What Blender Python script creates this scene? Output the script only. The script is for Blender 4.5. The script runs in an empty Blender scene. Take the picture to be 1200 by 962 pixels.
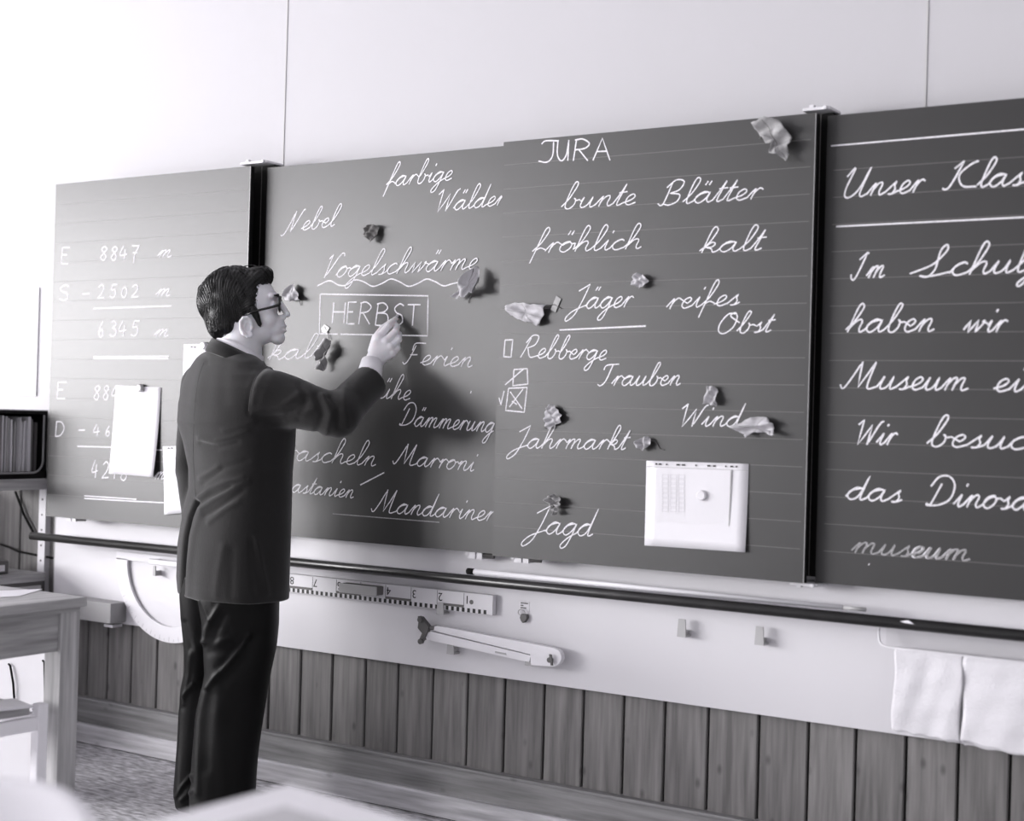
import bpy, bmesh, math, random
import numpy as np
from mathutils import Vector, Matrix
from mathutils.bvhtree import BVHTree
random.seed(7); rng = np.random.RandomState(7)
SC = bpy.context.scene
COL = SC.collection

# ------------------------------------------------------------------ camera
F_PX = 1707.6
YAW, PITCH, ROLL = 0.570128225, 0.00561774644, 0.0278963619
CAM = np.array([0.0, -3.70080828, 1.23838763])
cy, sy = math.cos(YAW), math.sin(YAW)
c_w = np.array([-sy*math.cos(PITCH), cy*math.cos(PITCH), math.sin(PITCH)])
_r0 = np.array([cy, sy, 0.0]); _u0 = np.cross(_r0, c_w)
c_r = _r0*math.cos(ROLL) + _u0*math.sin(ROLL)
c_u = -_r0*math.sin(ROLL) + _u0*math.cos(ROLL)
cd = bpy.data.cameras.new('camera'); cam = bpy.data.objects.new('camera', cd); COL.objects.link(cam)
M = Matrix(((c_r[0], c_u[0], -c_w[0], CAM[0]), (c_r[1], c_u[1], -c_w[1], CAM[1]), (c_r[2], c_u[2], -c_w[2], CAM[2]), (0, 0, 0, 1)))
cam.matrix_world = M
cd.sensor_width = 36; cd.sensor_fit = 'HORIZONTAL'; cd.lens = F_PX*36/1200
cd.clip_start = .05; cd.clip_end = 60
cd.dof.use_dof = True; cd.dof.focus_distance = 4.5; cd.dof.aperture_fstop = 2.0
SC.camera = cam

# ------------------------------------------------------------------ light
wd = bpy.data.worlds.new('daylight'); SC.world = wd; wd.use_nodes = True
wd.node_tree.nodes['Background'].inputs[0].default_value = (.97, .96, 1, 1)
wd.node_tree.nodes['Background'].inputs[1].default_value = 0.55
def area(name, loc, rot, sx, sz, power, color=(1, .985, 1)):
    l = bpy.data.lights.new(name, 'AREA'); l.shape = 'RECTANGLE'; l.size = sx; l.size_y = sz; l.energy = power; l.color = color
    o = bpy.data.objects.new(name, l); COL.objects.link(o); o.location = loc; o.rotation_euler = rot; return o
# daylight entering through the row of windows in the left wall
for yc, kp in ((-1.6, .6), (-3.3, .82), (-5.0, 1), (-6.7, 1.1), (-8.4, 1.2), (-10.1, 1.2)):
    area('window_daylight', (-9.12, yc, 1.85), (math.radians(90), 0, math.radians(-90)), 1.45, 1.8, 222*kp)
SC.view_settings.view_transform = 'Standard'; SC.view_settings.look = 'None'
SC.view_settings.gamma = 1; SC.view_settings.use_curve_mapping = False; SC.view_settings.exposure = 0.42

# ------------------------------------------------------------------ helpers
def un(px, py, y=0.0):                     # picture point -> point on the upright plane at this y
    d = c_w + c_r*(px-600)/F_PX - c_u*(py-481)/F_PX
    return CAM + d*((y-CAM[1])/d[1])
def uz(px, py, z=0.0):
    d = c_w + c_r*(px-600)/F_PX - c_u*(py-481)/F_PX
    return CAM + d*((z-CAM[2])/d[2])
def ud(px, py, Z):
    return CAM + (c_w + c_r*(px-600)/F_PX - c_u*(py-481)/F_PX)*Z

def tag(o, label=None, cat=None, group=None, kind=None):
    if label: o['label'] = label
    if cat: o['category'] = cat
    if group: o['group'] = group
    if kind: o['kind'] = kind
    return o
def empty(name, loc=(0, 0, 0), rz=0):
    o = bpy.data.objects.new(name, None); COL.objects.link(o); o.location = loc; o.rotation_euler = (0, 0, rz); o.empty_display_size = .1
    return o
def thing(name, label, cat, loc=(0, 0, 0), rz=0, group=None):
    return tag(empty(name, loc, rz), label, cat, group)

class MB:
    """collects verts and faces; link() makes ONE mesh object.  Coordinates are world unless local=True"""
    def __init__(s): s.v = []; s.f = []; s.m = []
    def add(s, V, Fc, mi=0):
        n = len(s.v); s.v += [tuple(map(float, p)) for p in V]; s.f += [tuple(i+n for i in f) for f in Fc]; s.m += [mi]*len(Fc); return s
    def box(s, x0, x1, y0, y1, z0, z1, mi=0):
        V = [(x, y, z) for x in (x0, x1) for y in (y0, y1) for z in (z0, z1)]
        return s.add(V, [(0, 1, 3, 2), (4, 6, 7, 5), (0, 4, 5, 1), (2, 3, 7, 6), (0, 2, 6, 4), (1, 5, 7, 3)], mi)
    def prism(s, pts, d, mi=0):            # pts: 3D polygon, extruded by vector d
        n = len(pts); A = [np.array(p, float) for p in pts]; d = np.array(d, float)
        V = A+[p+d for p in A]
        return s.add(V, [tuple(range(n-1, -1, -1)), tuple(range(n, 2*n))]+[(i, (i+1) % n, (i+1) % n+n, i+n) for i in range(n)], mi)
    def tube(s, pts, r, n=8, mi=0, closed=False):
        P = [np.array(p, float) for p in pts]; k = len(P)
        R = r if hasattr(r, '__len__') else [r]*k
        V = []; prev = None
        for i in range(k):
            a = P[(i-1) % k] if (closed or i > 0) else P[i]; b = P[(i+1) % k] if (closed or i < k-1) else P[i]
            t = b-a; t /= (np.linalg.norm(t)+1e-9)
            if prev is None:
                h = np.array([0, 0, 1.]) if abs(t[2]) < .9 else np.array([1., 0, 0])
            else: h = prev
            x = h-t*np.dot(h, t); x /= (np.linalg.norm(x)+1e-9); prev = x; y = np.cross(t, x)
            for j in range(n):
                an = 2*math.pi*j/n; V.append(P[i]+R[i]*(x*math.cos(an)+y*math.sin(an)))
        Fc = []
        for i in range(k if closed else k-1):
            for j in range(n):
                a = i*n+j; b = i*n+(j+1) % n; c = ((i+1) % k)*n+(j+1) % n; d = ((i+1) % k)*n+j; Fc.append((a, b, c, d))
        if not closed: Fc += [tuple(range(n-1, -1, -1)), tuple(range((k-1)*n, k*n))]
        return s.add(V, Fc, mi)
    def link(s, name, mats, parent=None, loc=None, smooth=False, bevel=0, local=False):
        """loc: origin of a parentless mesh.  Children are given in world coordinates unless local"""
        V = np.array(s.v, float).reshape(-1, 3)
        if parent is not None and not local:
            Mi = np.array(parent_matrix(parent).inverted()); V = V@Mi[:3, :3].T+Mi[:3, 3]
        if loc is not None: V = V-np.array(loc, float)
        me = bpy.data.meshes.new(name); me.from_pydata([tuple(p) for p in V], [], s.f); me.update()
        for m in (mats if isinstance(mats, (list, tuple)) else [mats]): me.materials.append(m)
        if any(s.m): me.polygons.foreach_set('material_index', s.m)
        if smooth: me.polygons.foreach_set('use_smooth', [True]*len(me.polygons))
        bm = bmesh.new(); bm.from_mesh(me); bmesh.ops.recalc_face_normals(bm, faces=bm.faces); bm.to_mesh(me); bm.free()
        o = bpy.data.objects.new(name, me); COL.objects.link(o)
        if parent is not None: o.parent = parent
        if loc is not None: o.location = loc
        if bevel:
            b = o.modifiers.new('bevel', 'BEVEL'); b.width = bevel; b.segments = 2; b.limit_method = 'ANGLE'; b.angle_limit = math.radians(40)
        return o
def parent_matrix(o):
    m = Matrix.Translation(o.location) @ o.rotation_euler.to_matrix().to_4x4()
    return (parent_matrix(o.parent) @ m) if o.parent else m
def npmesh(name, V, Fq, mat, parent=None, smooth=True):   # local coordinates, numpy arrays
    me = bpy.data.meshes.new(name); me.from_pydata(np.asarray(V, float).tolist(), [], np.asarray(Fq).tolist() if not isinstance(Fq, list) else Fq); me.update()
    me.materials.append(mat)
    if smooth: me.polygons.foreach_set('use_smooth', [True]*len(me.polygons))
    o = bpy.data.objects.new(name, me); COL.objects.link(o)
    if parent is not None: o.parent = parent
    return o
def struct(o, label=None): o['kind'] = 'structure'; return tag(o, label) if label else o

# ------------------------------------------------------------------ materials
def srgb(v): v /= 255; return v/12.92 if v <= .04045 else ((v+.055)/1.055)**2.4
def mat(name, col, rough=.6, spec=.5, metal=0, bump=0, bscale=50, vary=0, vscale=8, stretch=(1, 1, 1), sheen=0, trans=0, rnd=0, col2=None):
    m = bpy.data.materials.new(name); m.use_nodes = True; nt = m.node_tree; N = nt.nodes; Lk = nt.links; b = N['Principled BSDF']
    c = (col, col, col) if not hasattr(col, '__len__') else col
    if not hasattr(col, '__len__'): c = (col*1.02, col*.985, col*.97) if col < .2 else (col, col*.99, col*1.0) if col < .5 else (col*.985, col*.97, col*1.01)
    b.inputs['Base Color'].default_value = (*[min(1, q) for q in c], 1); b.inputs['Roughness'].default_value = rough
    b.inputs['Specular IOR Level'].default_value = spec; b.inputs['Metallic'].default_value = metal
    if sheen: b.inputs['Sheen Weight'].default_value = sheen
    if trans: b.inputs['Transmission Weight'].default_value = trans
    if bump or vary or rnd:
        tc = N.new('ShaderNodeTexCoord'); mp = N.new('ShaderNodeMapping'); mp.inputs['Scale'].default_value = stretch
        Lk.new(tc.outputs['Object'], mp.inputs['Vector'])
        if rnd:
            oi = N.new('ShaderNodeObjectInfo'); ad = N.new('ShaderNodeVectorMath'); ad.operation = 'SCALE'; ad.inputs[0].default_value = (31, 17, 23)
            Lk.new(oi.outputs['Random'], ad.inputs['Scale']); Lk.new(ad.outputs[0], mp.inputs['Location'])
    if vary or rnd:
        n = N.new('ShaderNodeTexNoise'); n.inputs['Scale'].default_value = vscale; n.inputs['Detail'].default_value = 6; Lk.new(mp.outputs[0], n.inputs['Vector'])
        mr = N.new('ShaderNodeMapRange'); mr.inputs['From Min'].default_value = .3; mr.inputs['From Max'].default_value = .7
        mr.inputs['To Min'].default_value = 1-vary; mr.inputs['To Max'].default_value = 1+vary; Lk.new(n.outputs['Fac'], mr.inputs['Value'])
        mx = N.new('ShaderNodeVectorMath'); mx.operation = 'SCALE'; mx.inputs[0].default_value = c
        fac = mr.outputs[0]
        if rnd:
            m2 = N.new('ShaderNodeMapRange'); m2.inputs['To Min'].default_value = 1-rnd; m2.inputs['To Max'].default_value = 1+rnd; Lk.new(oi.outputs['Random'], m2.inputs['Value'])
            mu = N.new('ShaderNodeMath'); mu.operation = 'MULTIPLY'; Lk.new(fac, mu.inputs[0]); Lk.new(m2.outputs[0], mu.inputs[1]); fac = mu.outputs[0]
        Lk.new(fac, mx.inputs['Scale']); Lk.new(mx.outputs[0], b.inputs['Base Color'])
    if bump:
        n2 = N.new('ShaderNodeTexNoise'); n2.inputs['Scale'].default_value = bscale; n2.inputs['Detail'].default_value = 4; Lk.new(mp.outputs[0], n2.inputs['Vector'])
        bp = N.new('ShaderNodeBump'); bp.inputs['Strength'].default_value = bump; bp.inputs['Distance'].default_value = .002
        Lk.new(n2.outputs['Fac'], bp.inputs['Height']); Lk.new(bp.outputs[0], b.inputs['Normal'])
    return m
def wood(name, col, axis='z', dark=.55, rough=.55, rnd=.12):
    """grain running along the axis, with scattered knots"""
    m = mat(name, col, rough, .4, bump=.3, bscale=26, vary=.34, vscale=6, stretch=dict(z=(9, 9, .6), x=(.6, 9, 9), y=(9, .6, 9))[axis], rnd=rnd)
    nt = m.node_tree; N = nt.nodes; Lk = nt.links; b = N['Principled BSDF']; src = b.inputs['Base Color'].links[0].from_socket
    tc = N.new('ShaderNodeTexCoord'); oi = N.new('ShaderNodeObjectInfo'); mp = N.new('ShaderNodeMapping')
    mp.inputs['Scale'].default_value = dict(z=(1, .15, .55), x=(.55, .15, 1), y=(1, .55, 1))[axis]
    ad = N.new('ShaderNodeVectorMath'); ad.operation = 'SCALE'; ad.inputs[0].default_value = (7, 3, 11)
    Lk.new(oi.outputs['Random'], ad.inputs['Scale']); Lk.new(ad.outputs[0], mp.inputs['Location']); Lk.new(tc.outputs['Object'], mp.inputs['Vector'])
    vo = N.new('ShaderNodeTexVoronoi'); vo.inputs['Scale'].default_value = 15; Lk.new(mp.outputs[0], vo.inputs['Vector'])
    mr = N.new('ShaderNodeMapRange'); mr.inputs['From Min'].default_value = .05; mr.inputs['From Max'].default_value = .16; mr.inputs['To Min'].default_value = dark; mr.inputs['To Max'].default_value = 1
    Lk.new(vo.outputs['Distance'], mr.inputs['Value'])
    mx = N.new('ShaderNodeVectorMath'); mx.operation = 'SCALE'; Lk.new(src, mx.inputs[0]); Lk.new(mr.outputs[0], mx.inputs['Scale']); Lk.new(mx.outputs[0], b.inputs['Base Color'])
    return m
m_wall = mat('white_paint', .51, .7, .3, bump=.05, bscale=120)
m_ceil = mat('ceiling_paint', .55, .8)
m_floor = mat('speckled_linoleum', .5, .45, .4, vary=.6, vscale=38, bump=.1, bscale=80, stretch=(.6, 1.8, 1))
m_plank = wood('pine_plank', .17, 'z')
m_plankx = wood('pine_rail', .22, 'x')
m_skirt = wood('pine_skirting', .5, 'x', dark=.75)
m_deskz = wood('desk_wood', .42, 'z', dark=.9, rnd=.02)
m_desky = wood('desk_wood_end', .36, 'y', dark=.85, rnd=.02)
m_panel = mat('white_laminate', .66, .42, .5)
m_board = mat('blackboard_enamel', .014, .41, .62, vary=.12, vscale=2.5, bump=.05, bscale=500)
m_edge = mat('aluminium_edge', .3, .4, .5, metal=.3)
m_line = mat('ruled_line', .11, .5)
m_chalk = mat('chalk', .74, .95, .1, vary=.28, vscale=420)
m_dust = mat('faint_chalk', .32, .95, .1, vary=.4, vscale=420)
m_black = mat('black_steel', .006, .75, .15)
m_rail = mat('black_rail', .012, .3, .6, vary=.5, vscale=14)
m_white = mat('white_plastic', .7, .4, .5)
m_whitew = mat('white_painted_wood', .76, .45, .5)
m_grey = mat('grey_plastic', .42, .5, .4)
m_greyd = mat('dark_grey_felt', .16, .8, .2, bump=.3, bscale=300)
m_dark = mat('dark_grey_metal', .09, .4, .5)
m_paper = mat('paper', .74, .7, .3)
m_sleeve = mat('plastic_sleeve', .72, .25, .5)
m_print = mat('faint_print', .58, .7)
m_ink = mat('black_print', .015, .6)
m_towel = mat('towel_cloth', .7, .95, .1, bump=.8, bscale=160, vary=.03, vscale=30)
m_leaf = mat('dry_leaf', .34, .75, .25, bump=.5, bscale=90, vary=.2, vscale=40)
m_leafl = mat('pale_dry_leaf', .5, .75, .25, bump=.5, bscale=90, vary=.15, vscale=40)
m_leafd = mat('dark_dry_leaf', .12, .6, .3, bump=.5, bscale=90, vary=.3, vscale=40)
m_tape = mat('clear_tape', .2, .25, .5)
m_skin = mat('skin', .78, .5, .4, bump=.08, bscale=250, vary=.05, vscale=25)
m_skin.node_tree.nodes['Principled BSDF'].inputs['Subsurface Weight'].default_value = .08
m_lip = mat('lips', .24, .5, .4)
m_hair = mat('dark_hair', .006, .45, .35)
m_jack = mat('jacket_wool', .016, .75, .05, bump=.35, bscale=420, sheen=.3, stretch=(1, 1, .25))
m_trou = mat('trouser_cloth', .003, .5, .15, bump=.12, bscale=400)
m_shirt = mat('shirt_cotton', .85, .8, .2)
m_frame = mat('black_acetate', .008, .25, .5)
m_glass = mat('lens', .9, .05, .5, trans=1)
m_shoe = mat('black_leather', .012, .3, .5)
m_ink2 = mat('eye_dark', .01, .2)

# ------------------------------------------------------------------ room shell
BF, BR, PT = -.11, -.06, .02               # front board face, rear board face, thickness
XL = -9.0
def plain(name, x0, x1, y0, y1, z0, z1, m, parent=None, bevel=0):
    cx = ((x0+x1)/2, (y0+y1)/2, z0)
    return MB().box(x0, x1, y0, y1, z0, z1).link(name, m, parent, loc=None if parent is not None else cx, bevel=bevel)
struct(plain('floor', XL-.1, 1.8, -11.4, .2, -.05, 0, m_floor))
struct(plain('ceiling', XL-.1, 1.8, -11.4, .2, 3.3, 3.35, m_ceil))
wf = struct(plain('wall_front', XL-.1, 1.8, .05, .2, 0, 3.3, m_wall))
for px in (335, 1085):                      # joints between the plaster boards
    x = un(px, 80, .05)[0]
    struct(plain('trim_%d' % (1 if px < 500 else 2), x-.003, x+.003, .0475, .051, 1.25, 3.3, mat('joint_filler', .49, .8)))
# left wall with three windows
WINS = [(yc-.75, yc+.75) for yc in (-1.6, -3.3, -5.0, -6.7, -8.4, -10.1)]
mbw = MB()
mbw.box(XL-.1, XL, -11.4, .05, 0, .95); mbw.box(XL-.1, XL, -11.4, .05, 2.75, 3.3)
ys = [.05]+[q for w in WINS for q in (w[1], w[0])]+[-11.4]
for a, b in zip(ys[::2], ys[1::2]): mbw.box(XL-.1, XL, b, a, .95, 2.75)
struct(mbw.link('wall_left', m_wall, loc=(XL, -2.5, 0)))
for i, (a, b) in enumerate(WINS):
    w = tag(empty('window_%d' % (i+1), (XL-.05, (a+b)/2, .95)), kind='structure')
    f = MB()
    f.box(XL-.08, XL-.02, a, a+.05, .95, 2.75); f.box(XL-.08, XL-.02, b-.05, b, .95, 2.75)
    f.box(XL-.08, XL-.02, a+.05, b-.05, .95, 1.0); f.box(XL-.08, XL-.02, a+.05, b-.05, 2.7, 2.75)
    f.box(XL-.07, XL-.03, (a+b)/2-.02, (a+b)/2+.02, 1.0, 2.7)
    f.link('window_frame', m_white, w)
    MB().box(XL-.02, XL+.1, a-.02, b+.02, .92, .95).link('window_sill', m_white, w)

# wainscot of pine planks, each its own piece
wains = tag(empty('trim_3', (-2.7, .04, 0)), 'grey pine plank wainscot under the white panel', kind='structure')
joints = [x for x in np.arange(-6.5, -4.2, .133)] + [-4.131, -4.006, -3.875, -3.736, -3.605, -3.472, -3.34, -3.201, -3.065, -2.927, -2.796, -2.659, -2.527, -2.39, -2.25, -2.115, -1.981, -1.849, -1.714, -1.563, -1.421, -1.29, -1.156, -1.022, -.894]+[x for x in np.arange(-.76, 1.8, .135)]
plain('backing', XL, 1.8, .043, .05, 0, 1.2, m_black, wains)
for a, b in zip(joints[:-1], joints[1:]):
    g = .0035
    V = [(a+g, .045), (a+g, .0335), (a+g+.003, .030), (b-g-.003, .030), (b-g, .0335), (b-g, .045)]
    MB().prism([(x, y, .14) for x, y in V], (0, 0, 1.05)).link('plank', m_plank, wains)
plain('cap_rail', XL, 1.8, .02, .05, 1.19, 1.215, m_plankx, wains)
sk = struct(MB().box(XL, 1.8, .004, .05, .062, .16).box(XL, 1.8, -.0, .05, .153, .163).link('baseboard_front', m_plankx, loc=(-2, 0, 0), bevel=.002))
sk2 = struct(MB().prism([(XL, .05, .0035), (XL, -.014, .0035), (XL, -.014, .066), (XL, -.009, .072), (XL, .05, .072)], (1.8-XL, 0, 0)).link('baseboard_front_2', m_skirt, loc=(-2, 0, 0)))

plain('gap_shade_strip', XL, 1.8, -.009, .045, 0.0003, .0034, m_black, wains)  # black strip painting in the shade under the skirting
# ------------------------------------------------------------------ white mounting panel
PZ0 = .4555
px0 = un(64, 640)[0]
pan = thing('mounting_panel', 'long white laminate panel fixed to the wall below and behind the blackboards', 'panel', ((px0-.3)/2, 0, PZ0))
plain('board', px0, .3, 0, .019, PZ0, 1.95, m_panel, pan, bevel=.001)
plain('edge_strip', px0-.002, px0+.002, -.001, .02, PZ0, 1.94, m_edge, pan)
# perforated white upright left of the panel
ux0, ux1 = un(48, 640, .02)[0], un(56, 640, .02)[0]
up = thing('wall_upright', 'white perforated metal upright on the wall at the left end of the panel', 'upright', ((ux0+ux1)/2, .02, .3))
plain('rail', ux0, ux1, .005, .03, .3, .995, m_grey if False else m_white, up)
for k in range(11): MB().tube([((ux0+ux1)/2, .006, .36+k*.058), ((ux0+ux1)/2, .003, .36+k*.058)], .004, 6).link('slot', m_dark, up)

# posts between the boards
def post(px_l, px_r, nm, lab):
    xa, xb = un(px_l-8, 400, -.036)[0], un(px_r+9, 400, -.036)[0]
    t = thing('sliding_post', lab, 'post', ((xa+xb)/2, 0, .84), group=None)
    plain('channel', xa, xb, -.036, -.001, .845, 2.066, m_black, t)
    plain('slot_edge', (xa+xb)/2+.004, (xa+xb)/2+.006, -.0368, -.036, .845, 2.066, m_greyd, t)
    for z, s in ((2.066, 1), (.8235, -1)):
        mb = MB(); mb.box(xa+.012, xb+.008, -.085, -.002, z, z+.008)
        mb.box(xa+.026, xa+.04, -.074, -.06, z+s*.006, z+s*.006+.012)
        mb.tube([(xb-.004, -.084, z+.004), (xb-.004, -.094, z+.004)], .006, 8)
        mb.link('end_bracket', m_white, t, bevel=.002)
    return t
post(292, 307, 'a', 'black upright sliding post between the number board and the board with HERBST')
post(944, 961, 'b', 'black upright sliding post between the board with JURA and the rightmost board')

# ------------------------------------------------------------------ cursive chalk alphabet  (x-height 1; | corner, / pen lift)
G = {
'a': (1.15, '0,.2 .25,.75 .7,.97|.8,.9 .45,1 .12,.6 .12,.2 .38,0 .68,.35 .85,.95|.85,.95 .78,.3 .92,.02 1.15,.2'),
'b': (1.0, '0,.2 .3,.9 .55,1.8 .5,2.1 .35,2.05 .25,1.5 .2,.5 .3,.05 .55,0 .75,.35 .75,.8 .62,.98|.62,.98 .8,.75 1,.8'),
'c': (.85, '0,.2 .2,.7 .55,1 .75,.88|.75,.88 .5,1 .18,.7 .15,.25 .4,0 .85,.2'),
'd': (1.15, '0,.2 .25,.75 .7,.97|.8,.9 .45,1 .12,.6 .12,.2 .38,0 .7,.4 .92,2|.92,2 .8,.3 .92,.02 1.15,.2'),
'e': (.8, '0,.2 .45,.45 .64,.78 .48,1 .22,.75 .17,.25 .4,0 .8,.2'),
'f': (.8, '0,.2 .35,.9 .62,1.8 .5,2.12 .35,1.9 .25,1 .18,0 .1,-1|.2,.3 .45,.5 .8,.3'),
'g': (1.05, '0,.2 .25,.75 .7,.97|.8,.9 .45,1 .12,.6 .12,.2 .38,0 .68,.35 .85,.95|.85,.95 .78,0 .62,-.9 .35,-1.1 .25,-.8 .6,-.2 1.05,.2'),
'h': (1.1, '0,.2 .35,.9 .6,1.8 .5,2.1 .35,2.05 .25,1.5 .15,0|.17,.3 .45,.85 .68,1 .8,.8 .76,.3 .88,.02 1.1,.2'),
'i': (.6, '0,.2 .33,1|.33,1 .27,.3 .38,.02 .6,.2/.42,1.5 .46,1.68'),
'k': (1.0, '0,.2 .35,.9 .6,1.8 .5,2.1 .35,2.05 .25,1.5 .15,0|.17,.4 .5,.98 .72,.85 .6,.55 .3,.5|.3,.5 .6,.35 .75,.02 1.0,.2'),
'l': (.6, '0,.2 .35,.9 .6,1.8 .5,2.1 .35,2.05 .25,1.5 .2,.4 .32,.02 .6,.2'),
'm': (1.6, '0,.2 .2,.7 .35,1|.35,1 .25,0|.27,.4 .5,.9 .7,1 .75,.8 .68,0|.7,.4 .95,.9 1.15,1 1.2,.8 1.15,.3 1.27,.02 1.6,.2'),
'n': (1.1, '0,.2 .2,.7 .35,1|.35,1 .25,0|.27,.4 .5,.9 .7,1 .78,.8 .73,.3 .85,.02 1.1,.2'),
'o': (.95, '0,.2 .25,.75 .6,1 .3,.95 .1,.6 .12,.2 .4,0 .68,.3 .75,.7 .58,1|.58,1 .75,.8 .95,.85'),
'r': (.8, '0,.2 .2,.7 .35,1|.35,1 .25,0|.27,.35 .42,.8 .6,1 .8,.85'),
's': (.8, '0,.15 .35,.7 .55,1|.55,1 .5,.7 .6,.4 .5,.05 .25,.02|.25,.02 .55,.05 .8,.25'),
't': (.6, '0,.2 .45,1.75|.45,1.75 .25,.3 .35,.02 .6,.2/.15,1.15 .65,1.2'),
'u': (1.1, '0,.2 .25,1|.25,1 .17,.3 .3,.02 .6,.25 .8,1|.8,1 .75,.3 .85,.02 1.1,.2'),
'w': (1.35, '0,.2 .28,1|.28,1 .33,0|.33,0 .8,1|.8,1 .83,0|.83,0 1.15,.7 1.2,1 1.1,.85 1.35,.8'),
'j': (.6, '0,.2 .33,1|.33,1 .25,0 .1,-.9 -.1,-1.1 -.15,-.8 .25,-.2 .6,.2'),
'N': (1.7, '-.1,-.2 .05,-.3 .3,.1 .65,2|.65,2 .75,0|.75,0 1.3,1.9 1.5,2'),
'V': (1.2, '.1,1.6 .3,1.95|.3,1.95 .3,0|.3,0 .85,1.7 1.15,2 1.3,1.75'),
'W': (1.8, '0,1.6 .25,1.9|.3,2 .45,0|.45,0 1.05,1.6|1.05,1.6 1.15,0|1.15,0 1.55,1.6 1.8,1.9'),
'B': (1.35, '-.1,.2 .1,0 .25,.3 .35,1.9/.1,1.5 .5,2.05 1,1.9 .9,1.3 .4,1.05|.4,1.05 1,.9 1,.3 .6,0 .25,.1'),
'F': (1.2, '-.2,.2 0,0 .2,.4 .4,1.7/.25,1.3 .3,1.85 1.1,1.9/.2,.95 .75,1'),
'D': (1.6, '-.1,1.4 .2,2 .8,2.05 1.3,1.5 1.3,.6 .8,.1 .1,0 .0,.15|.25,.05 .5,1.6'),
'M': (1.9, '-.3,.3 -.1,0 .1,.3 .55,2|.55,2 .8,.1|.8,.1 1.35,2|1.35,2 1.3,.4 1.45,0 1.9,.2'),
'R': (1.35, '0,0 .35,1.8/.05,1.4 .4,2 .95,1.95 .9,1.3 .35,1|.35,1 .8,.1 1.35,.2'),
'T': (1.1, '0,1.5 .15,1.9 1.15,2/.65,1.95 .5,.5 .2,0 -.1,.15'),
'O': (1.4, '.9,1.9 .4,1.9 .05,1.0 .15,.2 .6,0 1.05,.6 1.1,1.5 .85,2 .6,1.7 1.4,1.0'),
'U': (1.7, '0,1.5 .35,2 .2,.8 .3,.1 .65,0 1.05,.6 1.35,2|1.35,2 1.2,.4 1.35,0 1.7,.2'),
'K': (1.7, '-.2,.1 .0,0 .2,.3 .5,2|.1,1.5 .5,2/1.3,1.95 .9,1.7 .5,1.05 .9,.2 1.7,.1'),
'I': (1.2, '-.2,.4 0,0 .3,.1 .6,2|.6,2 .1,1.5|.6,2 .75,1.9'),
'S': (1.6, '-.3,.3 .6,.9 1.1,1.7 1.0,2.05 .8,1.7 .85,.6 .6,.0 .2,.1|.55,.0 1,.1 1.6,.3'),
'J': (1.0, '0,1.5 .75,2|.75,2 .55,.5 .3,-.6 -.15,-1.1 -.3,-.8 .1,-.2 1.0,.3'),
}
for k, (w_, s_) in list(G.items()):
    if k == 'a': G['ä'] = (w_, s_+'/.4,1.5 .48,1.8/.62,1.5 .7,1.8')
    if k == 'o': G['ö'] = (w_, s_+'/.3,1.5 .38,1.8/.52,1.5 .6,1.8')
    if k == 'u': G['ü'] = (w_, s_+'/.35,1.5 .43,1.8/.57,1.5 .65,1.8')
# print letters and digits in a 1 x 1 box
PR = {'H': '0,1 0,0/.9,1 .9,0/0,.55 .9,.55', 'E': '.9,1 0,1|0,1 0,0|0,0 .85,0/0,.55 .6,.55', 'R': '.1,1 0,0/0,.95 .5,1 .95,.8 .7,.58 .05,.5|.3,.52 .95,0',
 'B': '.1,1 0,0/0,.95 .5,1 .85,.8 .6,.6 .1,.55|.1,.55 .8,.5 .95,.2 .6,0 0,0', 'S': '.95,.9 .55,1 .1,.8 .3,.58 .8,.45 .9,.15 .5,0 .05,.1', 'T': '0,1 1,1/.5,1 .5,0',
 'J': '0,.85 .25,1 1,1|.7,1 .7,.3 .4,0 -.1,.05', 'U': '0,1 .05,.3 .4,0 .75,.3 .85,1|.85,1 .9,0', 'A': '0,0 .45,1|.45,1 1,0/.2,.4 .8,.42', 'D': '0,1 .02,0/-.05,1 .6,.95 .95,.55 .6,.1 0,0',
 '8': '.8,.9 .5,1 .2,.8 .5,.55 .8,.25 .5,0 .15,.2 .45,.5 .85,.8 .75,.95', '4': '.45,1 .1,.35 .95,.4/.7,.75 .65,0', '7': '.0,1 .95,1|.95,1 .45,.4 .4,-.25/.2,.5 .75,.5',
 '2': '.1,.8 .45,1 .8,.8 .6,.4 .05,0|.05,0 .95,.03', '5': '.95,1 .35,1|.35,1 .2,.55|.2,.55 .7,.6 .8,.2 .45,0 .05,.1', '0': '.5,1 .1,.7 .1,.2 .5,0 .85,.3 .85,.75 .5,1',
 '6': '.7,1 .25,.6 .1,.2 .5,0 .85,.2 .6,.5 .15,.3', '3': '.15,.9 .5,1 .8,.8 .4,.55|.4,.55 .85,.4 .8,.1 .4,0 .05,.12', '1': '.2,.8 .6,1|.6,1 .5,0', '9': '.85,.8 .4,1 .15,.7 .5,.5 .85,.8|.85,.8 .7,0'}
def smooth_path(pts, per=6):
    P = np.array(pts, float)
    if len(P) < 3: return [tuple(P[0]*(1-t)+P[-1]*t) for t in np.linspace(0, 1, 3)] if len(P) == 2 else [tuple(p) for p in P]
    Q = np.vstack([2*P[0]-P[1], P, 2*P[-1]-P[-2]]); out = []
    for i in range(1, len(Q)-2):
        for t in np.linspace(0, 1, per, endpoint=False):
            a, b, c, d = Q[i-1:i+3]
            out.append(tuple(.5*((2*b)+(c-a)*t+(2*a-5*b+4*c-d)*t*t+(3*b-a-3*c+d)*t**3)))
    out.append(tuple(P[-1])); return out
def parse(s):
    res = []
    for pen in s.split('/'):
        path = []
        for seg in pen.split('|'):
            path += smooth_path([tuple(map(float, q.split(','))) for q in seg.split()])
        res.append(path)
    return res
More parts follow.
